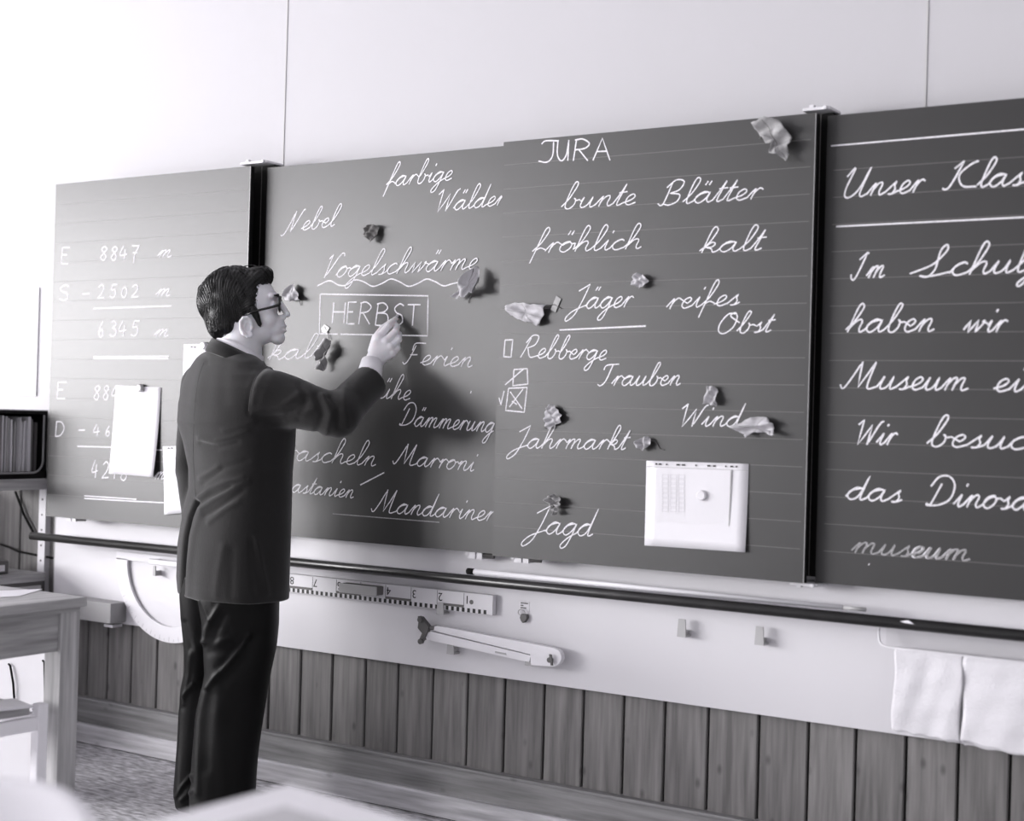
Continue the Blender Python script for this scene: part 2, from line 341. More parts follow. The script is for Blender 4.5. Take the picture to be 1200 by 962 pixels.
def ribbons(paths_px, plane, wid, mb=None, jit=.25):
    """flat chalk strokes lying on the board face"""
    mb = mb or MB()
    for ip, path in enumerate(paths_px):
        W = [un(x, y, plane) for x, y in path]; P = [(p[0], p[2]) for p in W]
        Q = [P[0]]
        for p in P[1:]:
            if math.hypot(p[0]-Q[-1][0], p[1]-Q[-1][1]) > .0008: Q.append(p)
        if len(Q) < 2: continue
        n = len(Q); V = []
        for i in range(n):
            a = Q[max(0, i-1)]; b = Q[min(n-1, i+1)]; dx, dz = b[0]-a[0], b[1]-a[1]; L = math.hypot(dx, dz)+1e-9
            w = wid*(1+jit*(random.random()-.5))/2; nx, nz = -dz/L*w, dx/L*w
            yy = plane-.0005-3e-6*(len(mb.v)//2+i); V += [(Q[i][0]+nx, yy, Q[i][1]+nz), (Q[i][0]-nx, yy, Q[i][1]-nz)]
        mb.add(V, [(2*i, 2*i+1, 2*i+3, 2*i+2) for i in range(n-1)])
    return mb
def word(parent, plane, text, x0, y0, x1, y1, xh, slant=.36, asc=1.35, wid=.0036, name='chalk_word', m=None):
    """one cursive word: from x0 to x1 along the baseline, xh = height of the small letters (picture units on this board)"""
    tot = sum(G[c][0] for c in text); paths = []; cur = None; x = 0; prevc = ''
    for c in text:
        w, s = G[c]; ps = parse(s)
        for j, p in enumerate(ps):
            q = [(x+a, b) for a, b in p]
            if j == 0 and cur is not None and prevc in 'robw':       # high join: leave out the low entry stroke
                while len(q) > 12 and q[0][1] < (.42 if c == 'e' else .6): q = q[1:]
            if j == 0 and cur is not None and c.islower() and prevc not in 'NVWITFDBO': cur += q
            else:
                if j == 0:
                    if cur: paths.append(cur)
                    cur = q
                else: paths.append(q)
        if len(ps) > 1 and c.isupper(): paths.append(cur); cur = None
        x += w; prevc = c
    if cur: paths.append(cur)
    out = []
    for p in paths:
        r = []
        for a, b in p:
            if b > 1: b = 1+(b-1)*asc
            t = a/tot
            r.append((x0+(x1-x0)*t+xh*b*slant, y0+(y1-y0)*t-xh*b))
        out.append(r)
    o = ribbons(out, plane, wid).link(name, m or m_chalk, parent)
    o['label'] = 'chalk word %s' % text
    return o
def print_chars(parent, plane, items, wid=.004, slant=.08, label=None, name='chalk_word', m=None):
    mb = MB()
    for ch, xa, xb, yt, yb in items:
        ps = [[(xa+(xb-xa)*a+(yb-yt)*b*slant, yb-(yb-yt)*b) for a, b in p] for p in parse(PR[ch])]
        ribbons(ps, plane, wid, mb)
    o = mb.link(name, m or m_chalk, parent)
    if label: o['label'] = label
    return o
def stroke(parent, plane, paths, wid=.004, name='chalk_line', m=None, label=None, smooth=False):
    P = [smooth_path(p) if smooth else [tuple(np.array(p[i])*(1-t)+np.array(p[i+1])*t) for i in range(len(p)-1) for t in np.linspace(0, 1, 7)] for p in paths]
    o = ribbons(P, plane, wid).link(name, m or m_chalk, parent)
    if label: o['label'] = label
    return o

# ------------------------------------------------------------------ blackboards
ZT, ZB = 2.0533, .8333
def blackboard(label, x0, x1, plane, nlines, ztop, line_m=m_line, wid=.965, lx0=None, step=.0709):
    t = thing('blackboard', label, 'blackboard', ((x0+x1)/2, plane+PT/2, ZB))
    plain('writing_surface', x0, x1, plane, plane+PT, ZB, ZT, m_board, t)
    plain('side_edge', x1, x1+.002, plane+.0002, plane+.003, ZB, ZT, m_edge, t)
    plain('side_cap', x1, x1+.0022, plane+.003, plane+PT, ZB, ZT, m_black, t)
    plain('side_edge', x0-.001, x0, plane+.0005, plane+PT, ZB, ZT, m_board, t)
    for k in range(nlines):
        z = ztop-k*step
        if z > ZB+.02: plain('ruled_line', (lx0 or x0+.004), x1-.01, plane-.0003, plane, z-.0009, z+.0009, line_m, t)
    return t
xL0 = un(59.5, 420, BF)[0]; xL1 = un(293, 200, BF)[0]
bL = blackboard('leftmost green-black board chalked with subtraction sums in metres', xL0, xL1, BF, 16, un(63, 240.3, BF)[2])
xM0 = un(313, 220, BR)[0]
bM = blackboard('board behind the man chalked with Nebel, Vogelschwärme and boxed HERBST', xM0, xM0+.965, BR, 0, 0)
xR0 = un(584, 400, BF)[0]; xR1 = un(948.5, 400, BF)[0]
bR = blackboard('board headed JURA, in front of and right of the HERBST board', xR0, xR1, BF, 17, un(955, 163, BF)[2])
xX0 = un(968.5, 200, BR)[0]
bX = blackboard('rightmost board chalked with sentences starting Unser Klas and Im Schul', xX0, xX0+.965, BR, 16, un(978, 199.5, BR)[2], lx0=xX0+.02)

W = lambda *a, **k: word(bM, BR, *a, **k)
W('Nebel', 331, 273, 392, 265, 11, asc=1.25)
W('farbige', 452, 219, 529, 211, 11.5)
W('Wälder', 507, 249, 590, 240, 11.5)
W('Vogelschwärme', 376, 326, 558, 315, 12.5, asc=1.3, slant=.4)
stroke(bM, BR, [[(372, 335), (386, 329), (397, 334), (406, 334), (416, 328), (426, 330), (437, 335.5), (448, 332), (458, 327), (468, 330), (479, 335.5), (490, 332), (500, 327), (510, 330), (520, 335), (530, 332.5), (540, 330.5)]], .0042, smooth=True, label='wavy chalk underline')
stroke(bM, BR, [[(375.5, 344.6), (501.8, 346.7), (501, 393.5), (399, 391.6)], [(396, 391.6), (374.4, 391), (375.5, 344.6)]], .0042, label='chalk box around HERBST')
print_chars(bM, BR, [('H', 389.5, 404.5, 354.5, 379), ('E', 406.5, 417, 354, 379.5), ('R', 420.5, 434, 354, 380), ('B', 440, 455, 355, 381), ('S', 460, 472.5, 356, 381), ('T', 476, 491, 357, 381.5)], .0046, label='chalk word HERBST')
W('kalt'[:3]+'t', 313, 422, 375, 419, 11.5)
W('Ferien', 474, 426.5, 553, 430.5, 11.5, asc=1.3)
W('ühe', 443, 466.5, 480, 469, 11.5)
W('Dämmerung', 468, 498, 578, 507, 11.5, asc=1.2)
W('rascheln', 334, 538.5, 440, 546.5, 11.5)
W('Marroni', 463, 543.5, 555, 552.5, 11, asc=1.2)
stroke(bM, BR, [[(422.3, 568.3), (450.4, 553.7)]], .0042)
W('astanien', 341, 576.5, 414, 584, 9.5)
W('Mandariner', 438, 599.5, 578, 611, 11.5, asc=1.3)
stroke(bM, BR, [[(390, 602), (515, 612)]], .003, m=m_dust)
stroke(bM, BR, [[(551.5, 461), (552.5, 458)]], .004)

W = lambda *a, **k: word(bR, BF, *a, **k)
print_chars(bR, BF, [('J', 633, 653, 165, 190), ('U', 652, 667, 164, 188.5), ('R', 672, 690, 163, 188.5), ('A', 695, 715, 162, 188)], .0042, label='chalk word JURA')
W('bunte', 657, 245, 744, 239.5, 12.5)
W('Blätter', 772, 241, 891, 233, 13, asc=1.2)
W('fröhlich', 623, 297, 751, 291.5, 12)
W('kalt', 819, 296.5, 892, 293, 12)
W('Jäger', 671, 362, 739, 360, 13, asc=1.2)
stroke(bR, BF, [[(655.7, 386.7), (757, 382)]], .0045, label='chalk underline')
W('reifes', 780, 362.5, 866, 357, 12.5)
W('Obst', 839, 391, 903, 389, 12, asc=1.0)
stroke(bR, BF, [[(592, 398.5), (601, 398), (599, 418.5), (590.5, 418), (592, 398.5)]], .004)
W('Rebberge', 610, 419, 710, 422, 11.5, asc=1.25)
stroke(bR, BF, [[(602.5, 433), (618, 432), (618.7, 450), (601, 452), (602.5, 433)], [(592, 451), (614, 432)]], .004)
stroke(bR, BF, [[(596, 455), (617.8, 454), (614.5, 483), (592.7, 481), (596, 455)], [(597, 477), (613, 456)], [(598, 459), (612, 479)], [(600, 470), (606, 474)], [(585, 466), (587, 474.5), (591, 458)]], .004)
W('Trauben', 701, 452, 797, 451.5, 11.5, asc=1.2)
W('Wind', 792, 500, 868, 499.5, 12, asc=1.25)
W('Jahrmarkt', 602, 525, 733, 527, 11.5, asc=1.3)
W('Jagd', 621, 624.5, 694, 628.5, 14, asc=1.3)

W = lambda *a, **k: word(bX, BR, *a, wid=.0046, **k)
stroke(bX, BR, [[(974, 171), (1200, 151.5), (1240, 148)]], .0042)
stroke(bX, BR, [[(980, 265.5), (1200, 254.6), (1240, 252.5)]], .0042)
W('Unser', 984, 232, 1080, 225, 15, asc=1.3)
W('Klasse', 1108, 222, 1232, 215, 15, asc=1.2)
W('Im', 998, 327, 1036, 325, 14, asc=1.2)
W('Schulj', 1072, 325, 1216, 318, 15, asc=1.4)
W('haben', 990, 389.5, 1094, 388.5, 15, asc=1.1)
W('wir', 1128, 389.5, 1177, 389, 14)
W('Museum', 989, 455, 1134, 458, 15, asc=1.1)
W('ein', 1163, 458.5, 1221, 460, 15)
W('Wir', 998, 521, 1048, 521.5, 14, asc=1.1)
W('besuc', 1085, 522.5, 1202, 527, 14.5)
W('das', 990, 584.5, 1056, 589, 14, asc=1.0)
W('Dinosa', 1085, 592, 1206, 598, 14.5, asc=1.3)
W('museum', 997, 647.5, 1136, 657.5, 12.5, m=m_dust)
W('eum', 1064, 652.5, 1136, 657.5, 12.5)
stroke(bX, BR, [[(1017.8, 661), (1019, 661.5)]], .005)

P_ = lambda items, **k: print_chars(bL, BF, items, wid=.0042, **k)
P_([('E', 72, 81.5, 290, 309)], label='chalk letter E')
P_([('8', 116.5, 126, 289, 305), ('8', 129, 138, 289, 305), ('4', 139.5, 149, 288, 304.5), ('7', 153.5, 163, 288, 304)], label='chalk number 8847')
P_([('S', 69, 80.5, 334, 352)], label='chalk letter S')
P_([('2', 114, 122.6, 333.5, 349.5), ('5', 128, 137, 333.5, 348.5), ('0', 142, 149, 336, 348.5), ('2', 153.5, 163, 333.5, 348)], label='chalk number 2502')
P_([('6', 115, 121.5, 376, 395), ('3', 128, 137, 376, 394), ('4', 138.5, 148, 376, 393.5), ('5', 153, 163, 376, 393.5)], label='chalk number 6345')
P_([('E', 67, 78, 448, 467)], label='chalk letter E')
P_([('8', 109, 117.6, 452, 468.5), ('8', 120, 128, 452, 468.5), ('4', 130, 140, 452, 469)], label='chalk digits 884')
P_([('D', 65, 75, 494, 511.5)], label='chalk letter D')
P_([('4', 108.5, 117, 497, 511), ('6', 123.5, 129, 499, 511)], label='chalk digits 46')
P_([('4', 106.5, 114.5, 539, 560), ('2', 119, 128, 541, 560), ('1', 131, 137, 542, 561), ('8', 140, 150, 545, 563)], label='chalk digits 4218')
for x, y, w_ in ((184, 301.5, 16), (182, 347, 17), (180, 394.5, 17), (180, 561.5, 12)):
    word(bL, BF, 'm', x, y, x+w_, y, 8.5, slant=.45)
for P in ([[(97, 344.5), (105, 344)]], [[(109.5, 361.5), (200.6, 358.5)]], [[(109.5, 418), (198, 417.5)], [(109.5, 420), (197.5, 420.3)]], [[(92, 504), (100, 504)]],
          [[(90.5, 523), (130, 524), (190, 527.5)]], [[(99, 581), (160, 585)], [(99, 584), (160, 587.5), (192, 589)]]):
    stroke(bL, BF, P, .0042)

# little sliding guides under the boards
for i, (px, py, pl, lab) in enumerate(((555, 651.5, -.05, 'small metal guide clip under the HERBST board'), (609, 656, -.1, 'small metal guide clip under the JURA board'), (82, 608, -.1, 'small metal guide clip under the leftmost board'))):
    p = un(px, py, pl); t = thing('guide_clip', lab, 'clip', tuple(p))
    MB().box(p[0]-.02, p[0]+.005, pl, pl+.05, p[2]-.008, ZB).box(p[0]+.011, p[0]+.03, pl, pl+.05, p[2]-.008, ZB).box(p[0]-.03, p[0]-.018, pl, -.0, p[2]-.0, ZB).link('bracket', m_white, t)
    MB().tube([(p[0]+.03, pl+.01, p[2]+.003), (p[0]+.065, pl+.015, p[2]+.003)], .008, 8).link('pin', m_dark, t)

# ------------------------------------------------------------------ chalk tray with its round black lip
RY = -.125
pa, pb = un(37, 630.5, RY), un(1200, 741, RY)
RZ = (pa[2]+pb[2])/2
tray = thing('chalk_tray', 'long chalk ledge with round black lip running under all the boards', 'tray', ((pa[0]+.3)/2, RY, RZ))
MB().tube([(pa[0], RY, RZ), (.3, RY, RZ)], .0145, 16).link('lip_tube', m_rail, tray, smooth=False)
tray.children[0].data.polygons.foreach_set('use_smooth', [True]*len(tray.children[0].data.polygons))
MB().box(pa[0]+.002, .3, RY+.004, -.001, RZ-.004, RZ+.0).link('ledge', m_white, tray)
MB().box(pa[0]+.002, .3, RY+.018, RY+.022, RZ, RZ+.012).link('inner_lip', m_white, tray)
c1 = un(1062, 733, RY-.014)
ch = MB().prism([(c1[0]-.016, RY-.0135, RZ+.0065), (c1[0]+.004, RY-.012, RZ+.0115), (c1[0]+.02, RY-.0145, RZ+.003), (c1[0]-.004, RY-.015, RZ+.004)], (0, -.0015, .0005)).link('white_chip', m_chalk, loc=(c1[0], RY-.014, RZ+.006)); tag(ch, 'thin white chip on the black lip of the tray above the towels', 'chalk')  # flat white chip set against the front of the lip
a, b = un(549, 670, -.09), un(1015, 716, -.09)
pt = thing('pointer_stick', 'long white pointer stick with black tip lying on the chalk tray', 'pointer', ((a[0]+b[0])/2, -.09, RZ+.013))
zp = RZ+.0215
MB().tube([(a[0]+.02, -.092, zp), (b[0]-.06, -.092, zp)], [.0085, .006], 10).link('shaft', m_whitew, pt, smooth=True)
MB().tube([(a[0]-.002, -.092, zp), (a[0]+.022, -.092, zp)], .0095, 10).link('rubber_tip', m_black, pt, smooth=True)
MB().tube([(b[0]-.06, -.092, zp), (b[0], -.092, zp)], .005, 8).link('ferrule', m_grey, pt, smooth=True)

# ------------------------------------------------------------------ hooks, ruler, compasses, protractor
def hook(px, py, lab, w=.028, h=.05, cat='hook'):
    p = un(px, py, -.03)
    mb = MB(); x, z = p[0], p[2]
    mb.prism([(x-w*.38, -.032, z+h/2), (x+w*.38, -.032, z+h/2), (x+w*.5, -.032, z-h/2), (x-w*.5, -.032, z-h/2)], (0, .005, 0))
    mb.box(x-w*.5, x+w*.5, -.03, 0, z-h/2, z-h/2+.006)
    mb.box(x-w*.3, x+w*.3, -.028, 0, z-h/2, z-h/2+.018)
    o = mb.link('wall_hook', m_grey, loc=(x, 0, z), bevel=.001); tag(o, lab, cat, None); return o
hook(799, 736, 'grey plastic hook, left of the two empty hooks under the JURA board')
hook(890, 745, 'grey plastic hook, right of the two empty hooks under the JURA board')
hook(516, 713, 'grey plastic hook holding the ruler near its digit 2', h=.036)
hook(528, 759, 'grey plastic hook under the left end of the white compass', h=.04)
hook(620, 770, 'grey plastic hook under the right end of the white compass', h=.05)
hook(181, 669, 'small grey hook holding the white protractor', w=.014, h=.035)

def text(s, loc, size, m, parent, name='print', rz180=False, label=None):
    c = bpy.data.curves.new(name, 'FONT'); c.body = s; c.size = size; c.align_x = 'CENTER'; c.align_y = 'CENTER'; c.extrude = .0002
    o = bpy.data.objects.new(name, c); COL.objects.link(o)
    bpy.context.view_layer.update()
    me = bpy.data.meshes.new_from_object(o.evaluated_get(bpy.context.evaluated_depsgraph_get())); bpy.data.objects.remove(o)
    R = Matrix.Rotation(math.radians(90), 4, 'X')
    if rz180: R = R @ Matrix.Rotation(math.pi, 4, 'Z')
    me.transform(Matrix.Translation(Vector(loc)) @ R); me.transform(parent_matrix(parent).inverted())
    me.materials.clear(); me.materials.append(m)
    q = bpy.data.objects.new(name, me); COL.objects.link(q); q.parent = parent
    if label: q['label'] = label
    return q
# ruler: one metre, hung upside down
RYF = -.024
re = un(577.5, 703, RYF); r1 = un(543.9, 696.2, RYF)
rtop = (un(450, 684.6, RYF)[2]+un(575, 697, RYF)[2])/2
hR = .060
rl = thing('board_ruler', 'white metre ruler hung upside down with black and white edge checks', 'ruler', (re[0]-.5, -.012, rtop-hR))
plain('blade', re[0]-1.02, re[0], RYF, -.004, rtop-hR, rtop, m_white, rl, bevel=.0008)
mb = MB()
for k in range(100):
    if k % 2: mb.box(re[0]-.012-(k+1)*.01, re[0]-.012-k*.01, RYF-.0006, RYF, rtop-hR+.001, rtop-hR+.0135)
o = mb.link('centimetre_check', m_ink, rl); o['kind'] = 'stuff'
step_r = .1003
mb = MB()
for k in range(1, 10):
    x = r1[0]-(k-1)*step_r
    mb.box(x-.0006, x+.0006, RYF-.0006, RYF, rtop-.046, rtop-.002)
    if k in (2, 4, 6, 8): plain('grey_band', x+(.01 if k == 2 else 0), x+step_r, RYF-.0006, RYF, rtop-.0462, rtop-.0385, m_greyd, rl)
    if k < 9: text(str(k), (x+.012, RYF-.0004, rtop-.020), .036, m_ink, rl, 'digit', True, 'printed digit %d upside down' % k)
mb.link('decimetre_mark', m_ink, rl)
MB().tube([(r1[0]+.028, RYF-.001, rtop-.027), (r1[0]+.028, RYF+.002, rtop-.027)], .007, 14).link('hanging_hole', m_dark, rl)
# grey eraser held on the ruler
e0, e1 = un(401, 688, -.05), un(444, 693, -.05)
er = thing('board_eraser', 'grey felt eraser resting against the ruler over its digit 5', 'eraser', ((e0[0]+e1[0])/2, -.04, e0[2]-.02))
plain('felt_block', e0[0], e1[0], -.062, -.0255, e0[2]-.014, e0[2]+.014, m_greyd, er, bevel=.003)
plain('handle_plate', e0[0]-.001, e1[0]+.001, -.066, -.061, e0[2]-.015, e0[2]+.015, m_grey, er, bevel=.001)
# key tag sticker with plug
p = un(614, 712, -.003)
st = thing('key_plug', 'small printed sticker and dark key plug on the white panel right of the ruler', 'lock', (p[0], 0, p[2]-.03))
plain('sticker', p[0]-.018, p[0]+.018, -.0012, 0, p[2]-.012, p[2]+.018, m_paper, st)
for k, (w_, zz) in enumerate(((.026, .013), (.010, .006), (.020, -.001))): plain('print_line', p[0]-.013, p[0]-.013+w_, -.0018, -.0012, p[2]+zz-.0018, p[2]+zz+.0018, m_dark, st)
MB().prism([(p[0]+x, -.014, p[2]+z) for x, z in ((-.004, -.018), (.016, -.018), (.018, -.03), (.010, -.042), (.003, -.045), (-.003, -.040), (-.008, -.03))], (0, .014, 0)).link('plug', m_dark, st, bevel=.002)
MB().tube([(p[0]-.004+.012*math.cos(t), -.01, p[2]-.014+.009*math.sin(t)) for t in np.linspace(0, 2*math.pi, 12, endpoint=False)], .0016, 6, closed=True).link('ring', m_grey, st)
# compasses
def PU(px, py, y=-.03): return un(px, py, y)
cm = thing('board_compass', 'large white blackboard compass with dark suction foot lying on two hooks', 'compass', tuple(PU(575, 755)))
def bar(pts, y0, y1, nm, m, par, bevel=.002):
    P = [un(x, y, y0) for x, y in pts]; return MB().prism([(q[0], y0, q[2]) for q in P], (0, y1-y0, 0)).link(nm, m, par, bevel=bevel)
def arc_pts(cx, cy_, rx, ry, a0, a1, n): return [(cx+rx*math.cos(math.radians(t)), cy_+ry*math.sin(math.radians(t))) for t in np.linspace(a0, a1, n)]
bar([(509, 733.5), (520, 734.5), (647, 759)]+arc_pts(648, 770.5, 10, 11, -80, 100, 9)+[(622, 780), (621, 767), (515, 741), (508, 739)], -.05, -.03, 'upper_leg', m_whitew, cm)
bar([(500, 741)]+arc_pts(503, 745, 5, 5, 240, 100, 5)+[(620, 776), (622, 768), (505, 740)], -.046, -.026, 'lower_leg', m_whitew, cm)
bar([(500, 734), (509, 733), (509, 738), (500, 738.5)], -.048, -.032, 'ferrule', m_dark, cm)
bar([(489, 722), (493, 723), (498, 729), (502, 734), (501, 739), (496, 750), (493, 753), (490, 751), (494, 742), (489, 736), (490, 728)], -.054, -.036, 'foot_bracket', m_dark, cm)
for q in ((493, 726), (493.5, 751.5)):
    c_ = PU(q[0], q[1], -.055); MB().tube([(c_[0], -.062, c_[2]), (c_[0], -.05, c_[2])], .0085, 10).link('rubber_pad', m_dark, cm)
c_ = PU(645.5, 773, -.05)
MB().tube([(c_[0], -.06, c_[2]), (c_[0], -.048, c_[2])], .008, 10).link('hinge_bolt', m_dark, cm)
bar([(643, 766.5), (646, 767), (647.5, 780), (645, 780)], -.063, -.058, 'wing_nut', m_dark, cm, bevel=.001)
bar([(580, 763), (593, 765.5), (593, 767.5), (580, 765)], -.0475, -.0458, 'maker_strip', m_grey, cm, 0)
# protractor, mostly behind the man
pc = un(206, 662, -.03); Ro = pc[2]-un(199, 754.5, -.03)[2]; cxp = un(131.5, 665, -.03)[0]+Ro+.002
pr = thing('board_protractor', 'large white half-round protractor hanging on the panel left of the man', 'protractor', (cxp, -.02, pc[2]-Ro))
Ri = Ro*.80
mb = MB(); n = 40
pts = [(cxp+Ro*math.cos(t), pc[2]+Ro*math.sin(t)) for t in np.linspace(math.pi, 2*math.pi, n)]; pin = [(cxp+Ri*math.cos(t), pc[2]+Ri*math.sin(t)) for t in np.linspace(math.pi, 2*math.pi, n)]
for i in range(n-1):
    q = [pts[i], pts[i+1], pin[i+1], pin[i]]; mb.prism([(x, -.014, z) for x, z in q], (0, .010, 0))
mb.link('arc', m_whitew, pr)
ztopb = un(140, 646, -.014)[2]
MB().box(cxp-Ro, cxp+Ro, -.014, -.004, pc[2]-.004, ztopb).link('base_bar', m_whitew, pr, bevel=.001)
mb = MB()
for k in range(1, 36):
    t = math.pi+math.pi*k/36; L_ = .035 if k % 2 == 0 else .02
    d = np.array([math.cos(t), math.sin(t)]); nrm = np.array([-d[1], d[0]])*.0006; A = np.array([cxp, pc[2]])+d*(Ro-.004); B = A-d*L_*.45
    mb.prism([(q[0], -.0144, q[1]) for q in (A+nrm, A-nrm, B-nrm, B+nrm)], (0, .0006, 0))
o = mb.link('degree_mark', m_grey, pr); o['kind'] = 'stuff'
h0 = un(176, 657, -.05); h1 = un(236, 663, -.05)
MB().box(h0[0], h1[0], -.06, -.045, h0[2]-.012, h0[2]+.008).box(h0[0]+.01, h0[0]+.025, -.046, -.014, h0[2]-.008, h0[2]+.006).link('grip_handle', m_white, pr, bevel=.004)

# grey tray fixed to the panel behind the desk
g0 = un(131, 708, -.07); g1 = un(131, 731, -.07)
gb = plain('wall_box', g0[0]-.30, g0[0], -.075, -.0005, g1[2], g0[2]+.002, m_grey, bevel=.002); tag(gb, 'grey box fixed to the panel behind the wooden desk', 'box')
gb.data.materials[0] = mat('grey_box', .3, .6)
k0 = un(128, 733, -.02); ks = plain('shelf_bracket', k0[0], k0[0]+.045, -.045, 0, PZ0-.010, PZ0-.0005, m_white); tag(ks, 'thin white bracket under the panel beside the grey box', 'bracket')

# ------------------------------------------------------------------ towels on their rail
tr0 = un(1032, 735, -.045); tr1 = un(1048, 760, -.06)
tx0, tz = tr0[0], un(1060, 760.5, -.075)[2]
rail = thing('towel_rail', 'white wire towel rail fixed under the chalk tray at the right', 'rail', (tx0+.2, -.05, tz))
zt_ = RZ-.016
MB().tube([(tx0, -.055, zt_)]+[(tx0, -.06, tz+.03), (tx0+.004, -.064, tz+.012), (tx0+.014, -.07, tz+.003), (tx0+.03, -.075, tz)]+[(tx0+.9, -.075, tz)], .0032, 8).link('wire', m_white, rail, smooth=True)
plain('back_plate', tx0+.004, tx0+1., -.012, -.0005, tz-.01, RZ-.016, mat('rail_plate', .6, .5), rail)
def towel(xa, xb, drop, lab, seed, extra):
    r = np.random.RandomState(seed); nx, nz = 26, 40
    ph = r.rand(8)*6.28
    V = []; Fq = []
    def off(u, s):
        return .5*(.004*math.sin(u*9+ph[0])*min(1, abs(s)*4)+.0025*math.sin(u*17+s*6+ph[1])*min(1, abs(s)*5)+.002*math.sin(s*19+u*5+ph[2]))
    for side in range(nz*2+1):
        s = side/nz-1           # -1 back bottom .. 0 over the rail .. 1 front bottom
        for i in range(nx+1):
            u = i/nx
            d = drop*(1+extra*(u-.5)) if s > 0 else drop*.97+.008+.01*u
            z = tz+.004-abs(s)*d+.002*math.sin(u*25+ph[3])*(abs(s) > .9)
            th = .0075+.006*abs(s)
            y = -.075+(-th if s > 0 else th*.9)*min(1, abs(s)*14)+(off(u, s) if s > 0 else .3*off(u, s))
            V.append((xa+(xb-xa)*u+.003*math.sin(s*7+ph[4]), y, z))
    for j in range(nz*2):
        for i in range(nx):
            a_ = j*(nx+1)+i; Fq.append((a_, a_+1, a_+nx+2, a_+nx+1))
    mb = MB(); mb.add(V, Fq); o = mb.link('hand_towel', m_towel, loc=((xa+xb)/2, -.08, tz-drop), smooth=True)
    so = o.modifiers.new('thick', 'SOLIDIFY'); so.thickness = .003
    tag(o, lab, 'towel')
t1a, t1b = un(1047, 800, -.085)[0], un(1127, 800, -.085)[0]
dr = tz-un(1085, 864, -.085)[2]
towel(t1a, t1b, dr, 'white hand towel with flat folds, left of the two on the rail', 3, .04)
towel(t1b+.002, t1b+.26, dr+.012, 'white crumpled hand towel, right of the two on the rail', 5, .12)

# ------------------------------------------------------------------ papers and magnets on the boards
def sheet(name, label, corners, plane, m, lift=.0, curl=0, cat='paper'):
    """corners tl,tr,br,bl in the picture; stands off the board by a little"""
    C = [un(x, y, plane-.002) for x, y in corners]; n = 10; V = []; Fq = []
    for j in range(n+1):
        for i in range(n+1):
            u, v = i/n, j/n
            p = (C[0]*(1-u)+C[1]*u)*(1-v)+(C[3]*(1-u)+C[2]*u)*v
            V.append((p[0], plane-.0022-lift*v*v-curl*(u*v)**2, p[2]))
    for j in range(n):
        for i in range(n): a_ = j*(n+1)+i; Fq.append((a_, a_+1, a_+n+2, a_+n+1))
    t = thing(name, label, cat, tuple(C[0]*.25+C[1]*.25+C[2]*.25+C[3]*.25))
    mb = MB(); mb.add(V, Fq); o = mb.link('sheet', m, t, smooth=True); s = o.modifiers.new('thick', 'SOLIDIFY'); s.thickness = .0006
    return t
s1 = sheet('paper_sheet', 'tall white sheet with torn edges held by a magnet on the leftmost board', [(136, 451.5), (188.8, 454), (184.2, 559), (129.5, 555)], BF, m_paper, .008, .012)
s2 = sheet('paper_sheet', 'narrow white sheet hanging lower on the leftmost board behind the jacket', [(190.8, 523), (250, 521), (252, 598), (194, 603)], BF, m_paper, .006, .0)
s3 = sheet('paper_sheet', 'white punched sheet pinned beside the neck of the man', [(215.5, 403.5), (262, 402), (262, 470), (214, 470)], BF, m_paper, .002, 0)
for sh, pts in ((s2, ((197.5, 525.3), (201.5, 525))), (s3, ((224.5, 406.6), (228.5, 406.8)))):
    for q in pts:
        p = un(q[0], q[1], BF-.004); MB().box(p[0]-.003, p[0]+.003, BF-.005, BF-.0035, p[2]-.002, p[2]+.002).link('punched_hole', m_ink, sh)
def magnet(px, py, plane, lab, m, r=.011, h=.008):
    p = un(px, py, plane-h); o = MB().tube([(p[0], plane-.003, p[2]), (p[0], plane-.003-h*.7, p[2]), (p[0], plane-.003-h, p[2])], [r, r, r*.8], 20).link('magnet', m, loc=(p[0], plane, p[2]), smooth=False)
    tag(o, lab, 'magnet'); return o
magnet(163, 454.5, BF-.001, 'round grey magnet on the tall torn sheet', m_grey, .014, .014)
magnet(237.5, 405, BF-.001, 'round white magnet on the sheet beside the neck of the man', m_white, .013, .012)
sl = sheet('plastic_sleeve', 'punched plastic sleeve with a pale chart sheet on the JURA board', [(757.4, 539.8), (877.5, 543.5), (874.6, 647), (756, 639)], BF, m_sleeve, .004, .004, cat='sleeve')
bar2 = lambda pts, y, nm, m, par: MB().prism([(q[0], y, q[2]) for q in [un(a_, b_, y) for a_, b_ in pts]], (0, .0006, 0)).link(nm, m, par)
for x, w_ in ((769, 2.2), (773.5, 3), (781, 1.6), (794.5, 4), (801, 4), (815.5, 1.6), (830.5, 3.6), (837, 3.6), (850.5, 1.8), (857.5, 3.6), (863, 1.8)):
    y = 543.6+(x-769)*.033; bar2([(x-w_/2, y-.8), (x+w_/2, y-.8), (x+w_/2, y+1), (x-w_/2, y+1)], BF-.0045, 'punched_hole', m_ink, sl)
bar2([(757.5, 546.4), (877, 551), (877, 551.6), (757.5, 547)], BF-.0045, 'weld_line', m_grey, sl)
ins = bar2([(770, 550.5), (856.5, 551), (853.5, 616.5), (769, 611)], BF-.0052, 'inserted_sheet', mat('inserted_paper', .70, .6), sl)
bar2([(856, 551), (857.2, 551), (854.6, 616.5), (853.4, 616.5)], BF-.0064, 'sheet_edge', m_grey, sl)
mb = MB()
for i in range(3):
    for j in range(8):
        x, y = 776+i*9.5, 556+j*5.6+i*.2
        P = [un(a_, b_, BF-.0062) for a_, b_ in ((x, y), (x+7, y+.1), (x+7, y+4.2), (x, y+4.1))]
        for q in range(4):
            A, B = P[q], P[(q+1) % 4]; d = np.array([0, 0, .0006]) if abs(A[2]-B[2]) < abs(A[0]-B[0]) else np.array([.0006, 0, 0])
            mb.add([A-d, B-d, B+d, A+d], [(0, 1, 2, 3)])
